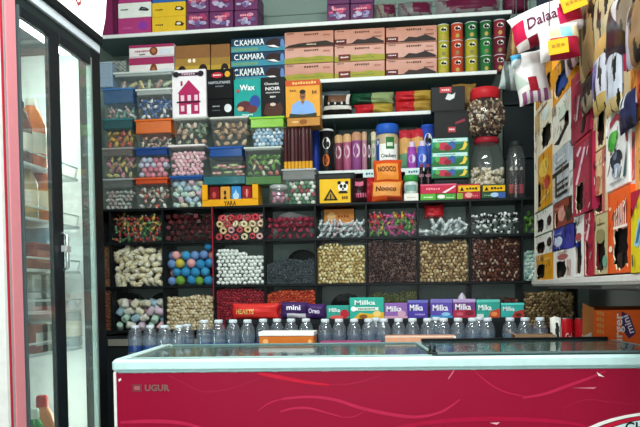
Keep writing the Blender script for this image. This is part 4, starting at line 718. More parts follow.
# ================================================================== COUNTER, CHOCOLATES, BOTTLES
YP = 3.42
ZR = onY(400, 318.3, YP)[1]; YBT = 3.0; ZK = onY(400, 318.3, YBT)[1]-.212
xa, xb = onY(122, 330, YBT)[0], .98
ct = thing('back_counter', 'dark counter between the freezer and the display case, carrying the bottles', 'counter', ((xa+xb)/2, 3.2, 0))
b = B(); b.hexa(xa, ZK-.03, -3.58, xb, ZK, -2.93, M('#3c4042', .4), .004); obj('counter_top', b, ct)
b = B(); b.hexa(xa+.02, 0, -3.56, xb-.02, ZK-.03, -2.97, M('#2a2e30', .5), .004); obj('counter_body', b, ct)
xs = onY(226, 318, YP)[0]; xe = onY(527, 318, YP)[0]
b = B(); b.hexa(xs, ZK, -3.57, xe, ZR, -(YP-.02), M('#1c2022', .5), .004); b.hexa(xs+.01, ZK+.02, -(YP-.02), xe-.01, ZR-.02, -(YP-.024), M('#14181a')); obj('riser_box', b, None, 'long low dark riser carrying the row of chocolate packs', 'riser')
def choc(px, D, col, pr, label, lean=0): return carton('chocolate_pack', px, YP, D, col, pr, label, 'chocolate', 'row of chocolate packs', ZR, .3)
flat('candy_pack', (230, 303.5, 281.5, 318), YP, ZR, .06, lambda u, v: '#c8302c' if .06 < u < .94 else '#8a1c24', 'long red glossy candy pack at the bottle end of the chocolate row', 31, 'chocolate', 'row of chocolate packs', texts=[('HEARTS', .32, .5, .3, M('#e8c878'), .36)], wr=.1)
flat('candy_pack', (280, 302, 308.5, 318.5), YP+.01, ZR, .06, lambda u, v: ('#d0d0d8' if (.25 < u < .95 and .08 < v < .36) else '#3c2858'), 'dark purple candy pack with a white label strip', 32, 'chocolate', 'row of chocolate packs', texts=[('mini', .5, .68, .28, M('#e8e4f0'), .5)], wr=.08)
flat('candy_pack', (306.5, 304, 326, 318.5), YP-.01, ZR, .05, lambda u, v: '#40265c', 'dark purple candy pack right before the cherry chocolate', 33, 'chocolate', 'row of chocolate packs', texts=[('Oreo', .4, .55, .34, M('#d8d0e8'), .6)], wr=.08)
choc((326.5, 305.5, 349, 318), .05, '#2f9a8c', [('e', .8, .36, .2, .34, '#b02838'), ('e', .45, .12, .3, .14, '#d05a50'), ('t', .36, .66, .3, 'Milka', '#eaf6f2', .5)], 'small teal chocolate pack with red cherries')
choc((349.5, 297.5, 384, 318), .06, '#2fa894', [('p', [(.1, 0), (.3, .28), (.6, .22), (1, .3), (1, 0)], '#d8a834'), ('e', .8, .22, .12, .14, '#e8c870'), ('e', .4, .1, .12, .1, '#8a5c28'), ('r', .16, .38, .84, .54, '#e4ece0'), ('s', .5, .46, .5, .08, '#4a6a60'), ('t', .45, .76, .22, 'Milka', '#e8f8f4', .6), ('e', .12, .46, .08, .12, '#f0f4f0')], 'tall teal chocolate pack with yellow pieces, biggest of the row')
choc((384.5, 303, 407.5, 318), .05, '#8a62a8', [('r', .0, .0, 1, .16, '#c89ab0'), ('t', .42, .62, .36, 'Milka', '#f2eef6', .66), ('e', .75, .3, .18, .2, '#c8a0b8')], 'light violet chocolate pack beside the tall teal one')
choc((408, 300, 428, 318), .06, '#4a3c9c', [('r', 0, .84, 1, 1, '#6a6cb8'), ('t', .42, .58, .34, 'Milka', '#f2eef6', .66), ('s', .6, .2, .5, .1, '#a89cd0')], 'deep violet chocolate pack before the blue-edged one')
choc((430.5, 299, 452.5, 318), .06, '#5a4aa4', [('r', 0, 0, 1, .14, '#3c8ac0'), ('r', 0, .8, 1, 1, '#7a70b8'), ('t', .45, .54, .32, 'Milka', '#f2eef6', .7), ('e', .7, .2, .2, .1, '#8ac0e0')], 'violet chocolate pack with a blue lower edge')
choc((453, 299, 475.5, 318), .06, '#6a3c7c', [('r', 0, 0, 1, .42, '#a8304a'), ('r', 0, .82, 1, 1, '#b09ac8'), ('t', .45, .58, .32, 'Milka', '#f6f0f6', .7), ('e', .72, .26, .2, .14, '#7a2034'), ('e', .3, .2, .16, .1, '#c85a6a')], 'violet and red chocolate pack between the violet and the teal packs')
choc((476.5, 299.5, 500, 317.5), .06, '#2f9a8c', [('p', [(.5, .0), (.6, .34), (.95, .5), (1, .5), (1, 0)], '#b84a2c'), ('e', .75, .2, .14, .12, '#e08a50'), ('r', 0, .84, 1, 1, '#5ac0b0'), ('t', .36, .56, .3, 'Milka', '#eaf6f2', .56), ('r', .02, .03, .3, .2, '#d8e0d8')], 'teal chocolate pack with an orange corner')
choc((501, 303, 524, 317.5), .05, '#36a8a0', [('p', [(.45, .0), (.6, .4), (1, .56), (1, 0)], '#a83c34'), ('e', .76, .18, .14, .12, '#5a2420'), ('t', .34, .6, .3, 'Milka', '#eaf6f2', .5), ('r', 0, .86, 1, 1, '#5ad0c4')], 'last teal chocolate pack of the row, with a dark red corner')
X0, X1, z0, z1 = rectY(458, 294.5, 466, 299, YP+.03); b = B(); b.lathe([(.02, 0), (.016, .012), (.003, .03)], M('#b0a8b8', .3), 10, ((X0+X1)/2, YP+.03, ZR+onY(462, 299, YP)[1]-ZR)); obj('foil_twist', b, None, 'small silver foil twist on the violet and red chocolate pack', 'foil')
# ---- water bottles: one template, then copies of the thing and its parts
PB = CLEAR('#d4e0ea', .09, .09, .06, '#c8d8e6')
def bottle_proto(name, h, r, blue, label, group):
    t = thing(name, label, 'bottle', (0, 0, 0), group); t['_o'] = (0, 0, 0)
    b = B(); pr = [(r*.86, 0), (r, .008), (r, h*.10), (r*.95, h*.12), (r, h*.14), (r, h*.36), (r*.96, h*.38), (r*.96, h*.60), (r, h*.62), (r, h*.70), (r*.96, h*.77), (r*.84, h*.84), (r*.66, h*.895), (r*.52, h*.92), (r*.50, h*.94)]
    b.lathe(pr, PB, 18); obj('bottle_body', b, t, org=(0, 0, 0))
    b = B(); b.lathe([(r*.97, h*.375), (r*.975, h*.38), (r*.975, h*.52), (r*.97, h*.525)], CLEAR(blue, .5 if blue != '#3c5a78' else .18, .06, .2), 18, caps=False); obj('label_band', b, t, org=(0, 0, h*.375))
    b = B(); b.lathe([(r*.82, .004), (r*.95, .012), (r*.95, h*.33), (r*.9, h*.37), (r*.9, h*.62), (r*.93, h*.7)], CLEAR('#a8c0d8', .12, .03), 14); obj('water', b, t, org=(0, 0, .004))
    b = B(); b.lathe([(r*.54, h*.93), (r*.56, h*.935), (r*.56, h*.985), (r*.48, h)], M('#c4ced4', .35), 14); obj('cap', b, t, org=(0, 0, h*.925)); return t
def place(proto, px, py, Y, first, label, group, h):
    X, z = onY(px, py, Y)
    if first: proto.location = (X, Y, ZK); proto['label'] = label; proto['group'] = group
    else: dup(proto, (X, Y, ZK), label, group)
g1 = 'small blue water bottles at the fridge end'; p1 = bottle_proto('water_bottle', .190, .0335, '#34589c', '', g1)
for i, x in enumerate((135, 150, 164.5, 179)): place(p1, x, 325, YBT, i == 0, 'small blue-tinted water bottle in the front row by the fridge', g1, .18)
for i, x in enumerate((187,)): place(p1, x, 325, YBT+.09, False, 'small blue-tinted water bottle set back behind the group by the fridge', g1+', second row', .18)
g2 = 'blue water bottles under the red candy'; p2 = bottle_proto('water_bottle', .212, .0335, '#34589c', '', g2)
for i, x in enumerate((204, 218.5, 233, 247.5)): place(p2, x, 319, YBT, i == 0, 'blue-based water bottle in front of the red dragee bin', g2, .2)
g3 = 'water bottles behind the orange and white box'
for i, x in enumerate((263, 277, 291, 306)): place(p2, x, 319.5, YBT+.06, False, 'water bottle half hidden behind the orange and white box', g3, .2)
g4 = 'clear water bottles under the chocolate packs'; p3 = bottle_proto('water_bottle', .212, .0325, '#3c5a78', '', g4)
for i, x in enumerate((325, 339, 354, 368.5, 383.5, 398.5, 412.5, 427.5, 443.5, 458, 472.5, 487.5)): place(p3, x, 317, YBT, i == 0, 'clear water bottle in the front row under the chocolate packs', g4, .2)
for i, x in enumerate((376, 436, 479.5)): place(p3, x, 317, YBT+.1, False, 'clear water bottle in the second row under the chocolate packs', g4+', second row', .2)
g5 = 'clear water bottles above the brown open carton'
for i, x in enumerate((510, 525, 540)): place(p3, x, 316, YBT, False, 'clear water bottle beside the crumpled white wrapper, past the gap in the row', g5, .2)
# ---- boxes on the counter in front of the bottles
YF = 2.945
X0, X1, z0, z1 = rectY(265, 330, 317.5, 346, YF); t = thing('orange_box', 'low orange box with a white top standing in front of the bottles', 'box', ((X0+X1)/2, YF-.06, ZK))
b = B((X0, YF-.12, ZK), *FY); W, H = X1-X0, z1-ZK; b.hexa(0, 0, -.1, W, H-.018, 0, M('#c8702c', .4), .003); b.ell(W*.12, H-.04, .012, .01, M('#e8b070'), .001); b.ell(W*.93, H-.04, .008, .008, M('#e8b070'), .001); b.text('Lilia', W*.52, H-.062, .022, M('#f0dcc0'), W*.24, .001); obj('box_body', b, t)
b = B((X0, YF-.12, ZK), *FY); b.hexa(-.002, H-.018, -.102, W+.002, H, .002, M('#ecebe6', .4), .002); obj('white_top', b, t)
def low(name, px, col, label, y=YF-.1, D=.08, pr=()):
    X0, X1, z0, z1 = rectY(*px, y); b = B((X0, y, ZK), *FY); b.hexa(0, 0, -D, X1-X0, z1-ZK, 0, M(col, .4), .003); prints(b, X1-X0, z1-ZK, list(pr)); return obj(name, b, None, label, 'box')
low('flat_peach_box', (385, 336, 456, 346), '#dca080', 'long peach cardboard box before the clear bottles', pr=[('r', .0, .96, 1, 1, '#f0d0b8'), ('r', .97, 0, 1, 1, '#e8e4e0')])
low('flat_magenta_box', (320, 341.5, 381, 348), '#8a2a5c', 'flat magenta box barely rising over the freezer before the clear bottles', pr=[('r', 0, .95, 1, 1, '#b85a8a')])
X0, X1, z0, z1 = rectY(515, 335, 556, 346, YF-.08); y = YF-.08; t = thing('open_brown_carton', 'low open brown carton with folded-out flaps beside the red cans', 'carton', ((X0+X1)/2, y+.04, ZK)); W, H = X1-X0, z1-ZK
BR = M('#8a6c50', .7); b = B((X0, y, ZK), *FY); b.hexa(0, 0, -.004, W, H, 0, BR, .001); b.hexa(0, 0, -.08, .004, H, -.004, BR, .001); b.hexa(W-.004, 0, -.08, W, H, -.004, BR, .001); b.hexa(.004, 0, -.08, W-.004, H, -.076, BR, .001); b.hexa(.004, 0, -.076, W-.004, .004, -.004, BR, .001); obj('carton_body', b, t)
b = B((X0, y, ZK), *FY); b.add([b.p(0, H, 0), b.p(.004, H, 0), b.p(-.028, H+.022, -.03), b.p(-.032, H+.022, -.03), b.p(0, H, -.078), b.p(.004, H, -.078), b.p(-.028, H+.022, -.06), b.p(-.032, H+.022, -.06)], [[0, 1, 2, 3], [4, 7, 6, 5], [0, 3, 7, 4], [1, 5, 6, 2], [2, 6, 7, 3], [0, 4, 5, 1]], M('#a8886a', .7)); obj('flap', b, t)
# crumpled white wrapper, red cans, big orange carton
flat('crumpled_wrapper', (550, 317, 562, 344), YBT-.05, ZK, .06, lambda u, v: '#1c1e1e' if sin(11*u+3*v)+sin(13*v-4*u) > .55 else '#d4d4cc', 'crumpled white and black wrapper between the bottles and the red cans', 41, 'wrapper', wr=.35)
for k, (x0, x1) in enumerate(((562, 571.5), (571.5, 582))):
    X0, X1, _, zt = rectY(x0, 318, x1, 340, YBT); r = .031; X = (X0+X1)/2; X = onY(567, 330, YBT)[0]+k*.066; h = zt-ZK
    t = thing('soda_can', ['red soda can with white script next to the crumpled wrapper', 'red soda can with white script against the big orange carton'][k], 'can', (X, YBT+.03, ZK), 'red soda cans'); b = B(); b.lathe([(r*.8, 0), (r, .012), (r, h-.014), (r*.82, h-.003)], M('#b81824', .3), 22, (X, YBT+.03, ZK))
    b.text('Cola', .3*r, h*.62, .034, M('#f2ece8'), r*1.1, rot=pi/2*.0, bold=.01, shear=.3, surf=lambda u, v: Vector((X+(r+.001)*sin(u/r), YBT+.03-(r+.001)*cos(u/r), ZK+v))); obj('can_body', b, t); b = B(); b.lathe([(r*.83, h-.004), (r*.8, h), (r*.74, h-.003)], M('#b8bcc0', .3, .9), 22, (X, YBT+.03, ZK)); obj('can_top', b, t)
X0, X1, z0, z1 = rectY(592, 309.5, 668, 342, YF); y = YF-.03; W, H = X1-X0, z1-ZK
t = thing('burger_carton', 'big open orange carton with sideways white lettering under the snack rack', 'carton', ((X0+X1)/2, y+.1, ZK)); OR = M('#f06420', .5)
b = B((X0, y, ZK), *FY); b.hexa(0, 0, -.004, W, H, 0, OR, .001); b.hexa(0, 0, -.2, .004, H, -.004, M('#d87838', .6), .001); b.hexa(W-.004, 0, -.2, W, H, -.004, OR, .001); b.hexa(.004, 0, -.2, W-.004, H*1.04, -.196, M('#6a3a20', .7), .001); b.hexa(.004, 0, -.196, W-.004, .005, -.004, M('#7a4a2c', .7), .001)
b.text('Burger', W*.335, H*.62, .042, M('#efe6e0'), .158, .0015, rot=pi/2)
b.poly([(W*.36, H*.98), (W*.47, H*.9), (W*.55, H*.62), (W*.46, H*.52), (W*.37, H*.68)], M('#4a2a5c'), .0012); b.text('mini', W*.445, H*.76, .024, M('#e8e0f0'), .075, .002, rot=pi/2+.35)
for k in range(4): b.scrib(W*.085, H*(.94-.1*k), .03, .02, M('#e89a50'), .0015)
obj('carton_body', b, t)
XA = onY(580.5, 322, y)[0]
b = B(); P0 = Vector((X0, y, 0)); P1 = Vector((XA, y-.035, 0))
zf0 = onY(582, 303, y)[1]; zf1 = onY(592, 308, y)[1]
b.add([(XA, y-.035, ZK), (X0, y, ZK), (X0, y, zf1), (XA, y-.035, zf0), (XA+.002, y-.031, ZK), (X0+.002, y+.004, ZK), (X0+.002, y+.004, zf1), (XA+.002, y-.031, zf0)], [[0, 1, 2, 3], [7, 6, 5, 4], [0, 3, 7, 4], [1, 5, 6, 2], [2, 6, 7, 3], [0, 4, 5, 1]], M('#d8884c', .6)); b.add([(XA, y-.0362, ZK), (X0-.008, y-.0095, ZK), (X0-.012, y-.0105, ZK+(zf1-ZK)*.62), (XA, y-.0362, ZK+(zf1-ZK)*.55)], [[0, 1, 2, 3]], M('#e4ddd4')); obj('side_flap', b, t, 'pale orange side flap with a white lower patch')
# ================================================================== CHEST FREEZER
AF = radians(5.6); d = ray(111.2, 360); PF0 = Vector((0, 0, CAMZ))+d*2.19; HF = PF0.z
fz = thing('chest_freezer', 'crimson chest freezer with a white rim and sliding glass lids', 'freezer', (PF0.x, PF0.y, 0), None, AF); fz['_o'] = (0, 0, 0)
Rz = Matrix.Rotation(AF, 3, 'Z')
def frz(px, py):        # picture point on the freezer's front -> its own (u, z)
    dr = Rz.transposed() @ ray(px, py); o = Rz.transposed() @ (Vector((0, 0, CAMZ))-Vector((PF0.x, PF0.y, 0))); t = -o.y/dr.y; return o.x+dr.x*t, o.z+dr.z*t
LF, DF = 1.80, .62; zr = frz(130, 372)[1]
CR = M('#920a30', .32, 0, .06, 3); RIM = M('#c4e6e4', .35)
b = B(); b.hexa(.012, .06, -(DF-.012), LF-.012, zr, -.012, M('#d8dcda', .4), .004); b.hexa(.012, .1, -.014, LF-.012, zr-.002, -.004, CR, .003); b.hexa(.05, 0, -(DF-.05), LF-.05, .06, -.06, M('#222628')); obj('body', b, fz, org=(LF/2, DF/2, 0))
b = B(); b.hexa(.004, .1, -.012, .013, zr, -.002, M('#e4e4e0')); obj('corner_strip', b, fz, 'white corner strip')
def path(px): return [frz(*p) for p in px]
def smooth(pts, n=6):
    out = []
    for i in range(len(pts)-1):
        p0 = pts[max(0, i-1)]; p1 = pts[i]; p2 = pts[i+1]; p3 = pts[min(len(pts)-1, i+2)]
        for k in range(n):
            t = k/n; out.append(tuple(.5*(2*p1[j]+(p2[j]-p0[j])*t+(2*p0[j]-5*p1[j]+4*p2[j]-p3[j])*t*t+(-p0[j]+3*p1[j]-3*p2[j]+p3[j])*t**3) for j in (0, 1)))
    return out+[pts[-1]]
b = B(); RB = M('#b42048', .3); RB2 = M('#a41a40', .3)
def rib(px, w, m=RB, taper=True):
    p = smooth(path(px)); n = len(p); b.strip(p, [w*(.35+.65*sin(pi*min(1, .15+i/n*.85)) if taper else 1) for i in range(n)], m, -.0030)
rib([(168, 375), (185, 384), (200, 391), (215, 391.5), (240, 386), (262, 377)], .0035, RB2); rib([(258, 373.5), (272, 376), (290, 379.5), (310, 383), (329, 385)], .012, M('#c01434', .3)); rib([(330, 385), (350, 384), (370, 379), (388, 373)], .0035, RB2)
rib([(258, 411), (266, 405), (275, 401), (285, 399)], .004); rib([(282, 399), (310, 397), (335, 400), (360, 408), (380, 412.5), (400, 416), (420, 417), (440, 412.5), (453, 405), (460, 399.5)], .011)
rib([(280, 412), (293, 408.5), (310, 408.5), (325, 412.5), (343, 417.5)], .0075); rib([(342, 417.5), (355, 416.5), (366, 410)], .0035)
rib([(120, 422.6), (150, 421.5), (180, 423), (205, 429)], .012); rib([(475, 372), (490, 384), (505, 392), (525, 396.5)], .0045); rib([(523, 398), (545, 394), (565, 387), (590, 378), (606, 371)], .010)
rib([(395, 428), (440, 421.5), (500, 419), (560, 422), (592, 428)], .014, M('#a80e38', .3)); rib([(562, 409), (585, 400), (610, 402), (640, 405)], .003, RB2)
b.strip(path([(448.5, 379), (454.5, 370)]), .003, M('#d87a90'), -.0026); b.poly(path([(597, 372), (604.5, 377), (599, 376)]), M('#f0e8e4'), -.0026); b.poly(path([(572, 388), (597, 387.3), (594, 389)]), M('#d87a90'), -.0026); b.poly(path([(118, 379.5), (120.5, 378), (121, 380), (118.5, 382)]), M('#f0dce0'), -.0026); b.poly(path([(490, 423), (500, 422.5), (497, 425)]), M('#e8b0c0'), -.0026)
rr = random.Random(9)
for k in range(26):
    x = rr.uniform(130, 636); u, z = frz(x, 372.6); b.rect(u, zr-.004, u+rr.uniform(.004, .02), zr-.001, M('#e0d8d4' if k % 3 else '#3a2028'), -.0026)
obj('ribbon_print', b, fz, 'lighter red ribbon print', org=(LF/2, 0, .1))
b = B(); c = path([(132, 388.2), (142.5, 388)]); u0, z0 = c[0]; b.rect(u0, z0-.012, u0+.03, z0+.012, M('#7a3440'), -.0024); b.rect(u0+.006, z0-.006, u0+.024, z0+.006, M('#a05a60'), -.0022); b.text('UGUR', *frz(157, 388), .021, M('#84605e', .3, .3), .078, -.0022, .04); obj('badge', b, fz, 'dull silver badge lettering', org=(u0, 0, z0))
uc, zc_ = frz(672, 449); ru = abs(frz(585, 427)[0]-uc)*1.18; rv = abs(frz(650, 411)[1]-zc_)*1.0; NE = 40
b = B()
for sc, col, w in ((1.0, '#f4f2ee', -.0024), (.93, '#1c1a1e', -.0021), (.915, '#c01838', -.0018), (.83, '#1c1a1e', -.0015), (.815, '#cfeceb', -.0012)):
    b.poly([(min(LF-.012, uc+ru*sc*cos(2*pi*k/NE)), zc_+rv*sc*sin(2*pi*k/NE)) for k in range(NE)], M(col, .3), w)
u, z = frz(631, 427.5); b.text('CH', u+.012, z, .034, M('#1c1a1e'), .06, -.0009); obj('oval_emblem', b, fz, 'white, red and mint oval emblem', org=(uc, 0, zc_))
RW = .05
b = B(); b.hexa(0, zr, -.028, LF, HF, 0, RIM, .009); b.hexa(0, zr, -DF, LF, HF, -(DF-.05), RIM, .006); b.hexa(0, zr, -(DF-.05), .034, HF, -.028, RIM, .004); b.hexa(LF-.055, zr, -(DF-.05), LF, HF, -.028, RIM, .004)
b.hexa(.02, zr-.004, -.02, LF-.02, zr+.002, -.0015, M('#8aa8a8')); obj('rim', b, fz, 'pale mint-white rim', org=(LF/2, DF/2, zr))
b = B(); b.hexa(.034, HF-.014, -(DF-.05), LF-.055, HF-.010, -.028, M('#2a3c3c', .5), .001); obj('inner_floor', b, fz, org=(LF/2, DF/2, HF-.014))
GT = CLEAR('#8fb4ac', .14, .13, .06, '#7fa49c'); FRM = M('#3a4648', .3, .5)
um = frz(434, 350)[0]
b = B(); b.hexa(.04, HF-.006, -(DF-.055), um+.05, HF-.001, -.034, GT, .001); obj('glass_lid', b, fz, 'lower sliding glass lid', org=(um/2, DF/2, HF-.006))
lid2 = B(); lid2.hexa(um+.02, HF+.002, -(DF-.06), LF-.06, HF+.007, -.045, GT, .001); g2 = obj('glass_lid', lid2, fz, 'upper sliding glass lid', org=((um+LF)/2, DF/2, HF+.002))
b = B(); b.hexa(um, HF, -(DF-.055), um+.014, HF+.006, -.04, M('#8aa8a4', .3), .003); b.hexa(um+.014, HF, -.055, LF-.06, HF+.009, -.036, M('#5a6e6e', .3, .3), .003); b.hexa(um+.025, HF, -(DF-.04), LF-.055, HF+.016, -(DF-.07), M('#0e1214', .3), .003); b.hexa(.058, HF-.002, -(DF-.05), um, HF+.004, -(DF-.07), M('#6a8888', .3), .002); b.hexa(.04, HF-.002, -.05, um, HF+.003, -.034, M('#9fbcb8', .3), .002); b.hexa(.036, HF-.002, -(DF-.05), .05, HF+.006, -.034, M('#c8dcd8', .3), .002); obj('lid_frame', b, fz, org=(LF/2, DF/2, HF))
b = B(); b.hexa(um-.012, HF+.002, -.10, um+.02, HF+.010, -.038, M('#1e2426', .3), .003); b.hexa(um-.006, HF+.010, -.09, um-.001, HF+.030, -.06, M('#1e2426', .3), .002); b.hexa(um+.008, HF+.010, -.09, um+.014, HF+.030, -.06, M('#1e2426', .3), .002); obj('lid_handle', b, fz, org=(um, .1, HF))
# ================================================================== GLASS-DOOR FRIDGE
XF = -1.30
def fy(px, py=215): return onX(px, py, XF)[0]
yn, yf = fy(2), fy(103.6); zt = onX(94, 50, XF)[1]
fd = thing('display_fridge', 'tall black-framed display fridge with two glass doors and a white lit sign', 'fridge', (XF-.3, (yn+yf)/2, 0))
XB = XF-.62; SHELL = M('#e6eae8', .5); DK = M('#1a2024', .35); GY = M('#4a5658', .35)
# shell: back, two ends, floor and roof
b = B()
def bx(x0, y0, z0, x1, y1, z1, m, c=.002): b.hexa(x0, z0, -y1, x1, z1, -y0, m, c)
bx(XB, yn, .12, XB+.03, yf, zt, SHELL); bx(XB+.03, yn, .12, XF-.06, yn+.03, zt, SHELL); bx(XB+.03, yf-.03, .12, XF-.06, yf, zt, SHELL); bx(XB, yn, 0, XF-.02, yf, .12, DK); bx(XB, yn, zt, XF-.02, yf, zt+.06, DK)
obj('cabinet', b, fd)
b = B(); bx(XB+.02, yf-.001, .0, XF-.005, yf+.006, zt+.06, M('#14181a', .4)); obj('end_panel', b, fd, 'black end panel')
# front frame seen nearly edge on
ya, ybm, ycm, yd = fy(22.3), fy(51.5), fy(61.5), fy(93)
b = B(); bx(XF-.06, yn, 0, XF, fy(5.5), zt+.02, M('#e6e8e4')); bx(XF-.06, fy(5.5), 0, XF+.001, fy(8), zt+.02, M('#b8283c')); bx(XF-.06, fy(8), 0, XF, fy(10.5), zt+.02, M('#a89c9c')); bx(XF-.06, fy(10.5), 0, XF+.002, fy(20.5), zt+.02, M('#e08e96', .4, 0, .05)); obj('side_pilaster', b, fd, 'pink and red striped front pilaster')
b = B(); bx(XF-.06, fy(20.5), 0, XF-.002, fy(21.7), zt, M('#7f8c8c', .3)); bx(XF-.06, fy(95.5), 0, XF, yf, zt, M('#101416', .35)); bx(XF-.06, fy(20.5), 0, XF-.01, yf, .30, DK); bx(XF-.06, fy(20.5), zt-.045, XF-.004, yf, zt, M('#26302f')); obj('front_frame', b, fd)
b = B(); bx(XF-.03, fy(17), zt, XF+.006, yf-.01, zt+.035, M('#dfeaf2', .3)); obj('silver_trim', b, fd, 'silver trim under the sign')
def door(y0, y1, label, mul0, mul1):
    t = B(); zb_, z1_ = .30, zt-.045
    def dx(x0, a, z0, x1, c, z1, m): t.hexa(x0, z0, -c, x1, z1, -a, m, .002)
    dx(XF-.012, y0-.004, zb_, XF+.008, y0+mul0, z1_, GY if mul0 < .03 else DK); dx(XF-.012, y1-mul1, zb_, XF+.008, y1+.004, z1_, DK if mul1 > .03 else M('#7d8d88', .3)); dx(XF-.012, y0+mul0, zb_, XF+.010, y1-mul1, zb_+.05, DK); dx(XF-.012, y0+mul0, z1_-.035, XF+.010, y1-mul1, z1_, DK)
    dob = obj('door', t, fd, label)
    t = B(); dx(XF+.001, y0+mul0, zb_+.05, XF+.006, y1-mul1, z1_-.035, CLEAR('#dcebe6', .05, .05, .03)); g = obj('glass', t); g.parent = dob; g.location = g.location-Vector(base_of(dob)); return dob
def base_of(o): return Vector(o.location)+Vector(fd['_o'])
d1 = door(ya, fy(56), 'door nearer the photographer', .006, fy(56)-ybm); d2 = door(fy(56.3), yd+.004, 'door nearer the display case', ycm-fy(56.3), .012)
hz = onX(69, 250, XF)[1]; t = B(); yy = ycm-.012; t.tube([(XF+.008, yy, hz-.08), (XF+.026, yy, hz-.07), (XF+.026, yy, hz+.05), (XF+.008, yy, hz+.06)], .007, M('#cfd8d8', .25, .8)); t.hexa(XF+.01, hz-.012, -(yy+.02), XF+.032, hz+.012, -(yy-.02), M('#e4e8e8', .25, .6)); h_ = obj('handle', t); h_.parent = d2; h_.location = h_.location-base_of(d2); h_['label'] = 'chrome handle'
# white sign canopy with a rounded front
zb_ = zt+.04; prof = [(XF-.02, zb_), (XF+.012, zb_+.0), (XF+.016, zb_+.03), (XF+.032, zb_+.10), (XF+.042, zb_+.2), (XF+.040, zb_+.32), (XF+.02, zb_+.46), (XF-.02, zb_+.5), (XF-.3, zb_+.5), (XF-.3, zb_)]
b = B(); vs = [(x, yn-.3, z) for x, z in prof]+[(x, yf-.01, z) for x, z in prof]; n = len(prof); SG = EMIT('#f4f6f2', 1.3)
for k in range(n): b.add([vs[k], vs[(k+1) % n], vs[n+(k+1) % n], vs[n+k]], [[3, 2, 1, 0]], DK if k in (0, 8, 9) else SG)
b.add(vs[:n], [list(range(n))], DK); b.add(vs[n:], [list(range(n))[::-1]], M('#e8ebe8'))
b.hexa(XF+.0, zb_-.004, -(yf-.005), XF+.019, zb_+.03, -(yn-.3), M('#171c1e'), .003)
obj('sign_canopy', b, fd, 'white rounded lit sign')
b = B(); yy, zz = onX(73, 1, XF+.042); yt0, _ = onX(66, 3, XF+.042)
b.frame((XF+.046, 0, 0), (0, 1, 0), (0, 0, 1), (1, 0, 0)); b.text('MO', yy, zz+.052, .12, M('#b04a50'), abs(onX(83, 1, XF+.042)[0]-yt0)*.95, 0, .0); obj('sign_lettering', b, fd, 'thin red sign lettering')
# lamps inside
b = B(); bx(XF-.12, ya, zt-.03, XF-.06, yd, zt-.005, EMIT('#eafff6', 18)); obj('lamp_tube', b, fd)
b = B(); yl = onX(57, 215, XF-.09)[0]; bx(XF-.10, yl-.012, .4, XF-.08, yl+.012, zt-.1, EMIT('#eafff6', 24)); obj('lamp_tube', b, fd)
# shelves and goods
sz = [onX(36, y, XF-.04)[1] for y in (161, 216, 268, 312, 356)]
WR = M('#d8dedc', .3, .3)
for z in sz:
    s_ = B(); s_.hexa(XB+.03, z-.012, -(yf-.06), XF-.08, z, -(yn+.05), M('#c8d0ce', .4)); so = obj('shelf', s_, fd)
    s_ = B(); y0, y1 = yn+.08, yf-.08
    s_.tube([(XF-.085, y0, z), (XF-.075, y0, z+.04), (XF-.075, y1, z+.04), (XF-.085, y1, z)], .004, WR, 6); q = obj('rail', s_); q.parent = so; q.location = q.location-base_of(so)
def fgood(kind, px, s, dx, col, w, h, label, name, cap=None):
    y = onX(px, 215, XF-.12-dx)[0]; x = XF-.14-dx; z = sz[s] if s is not None else .30; b = B()
    if kind == 'b':
        t = thing(name, label, 'bottle', (x, y, z), 'bottles in the fridge'); b.lathe([(w*.45, 0), (w*.5, .006), (w*.5, h*.6), (w*.3, h*.82), (w*.16, h*.9)], M(col, .2), 14, (x, y, z)); b.lathe([(w*.505, h*.2), (w*.51, h*.21), (w*.51, h*.48), (w*.505, h*.49)], M('#e0d8c8', .4), 14, (x, y, z), caps=False); obj('bottle_body', b, t); b = B(); b.lathe([(w*.19, h*.89), (w*.19, h*.98), (w*.15, h)], M(cap or '#d8dcd8'), 10, (x, y, z)); obj('cap', b, t); return t
    b.hexa(x-w*.5, z, -(y+w*.5), x+w*.5, z+h, -(y-w*.5), M(col, .4), .004); b.hexa(x+w*.5, z+h*.25, -(y+w*.42), x+w*.5+.001, z+h*.7, -(y-w*.42), M(cap or '#d8d4c8'), .0003); return obj(name, b, None, label, 'carton', 'cartons in the fridge')
fgood('b', 28, 0, 0, '#5a3a34', .08, .24, 'dark brown bottle on the top fridge shelf', 'drink_bottle', '#3a2a28')
fgood('b', 39, 0, 0, '#d8702c', .11, .27, 'big orange juice bottle on the top fridge shelf', 'drink_bottle', '#e8e0d0')
fgood('b', 30, 1, .0, '#b8a078', .10, .22, 'tan drink bottle on the second fridge shelf', 'drink_bottle')
fgood('b', 38, 1, .03, '#c8a070', .09, .24, 'light brown drink bottle in the middle of the second fridge shelf', 'drink_bottle')
fgood('b', 45, 1, 0, '#c8662c', .10, .24, 'orange drink bottle on the second fridge shelf', 'drink_bottle', '#e0b080')
fgood('c', 33, 2, 0, '#8a3838', .12, .10, 'dark red carton on the third fridge shelf', 'drink_carton', '#b86058')
fgood('c', 44, 2, 0, '#88a8b8', .11, .16, 'pale blue carton on the third fridge shelf', 'drink_carton', '#c8d8e0')
for k, px in enumerate((31, 38, 46)):
    for r in range(2): fgood('c', px, 3, 0, ['#c8ccc8', '#a8b0ac'][r], .10, .07, f'{["pale", "grey"][r]} dairy box, {["near end", "middle", "far end"][k]} of the fourth fridge shelf', 'dairy_box', '#8a9894').location.z += .071*r
for k, (px, c) in enumerate(((31, '#9a5a40'), (38, '#b8b4a8'), (46, '#a89a90'))): fgood('c', px, 4, 0, c, .10, .11, f'{["brown", "cream", "greyish"][k]} carton on the lowest wire fridge shelf', 'drink_carton')
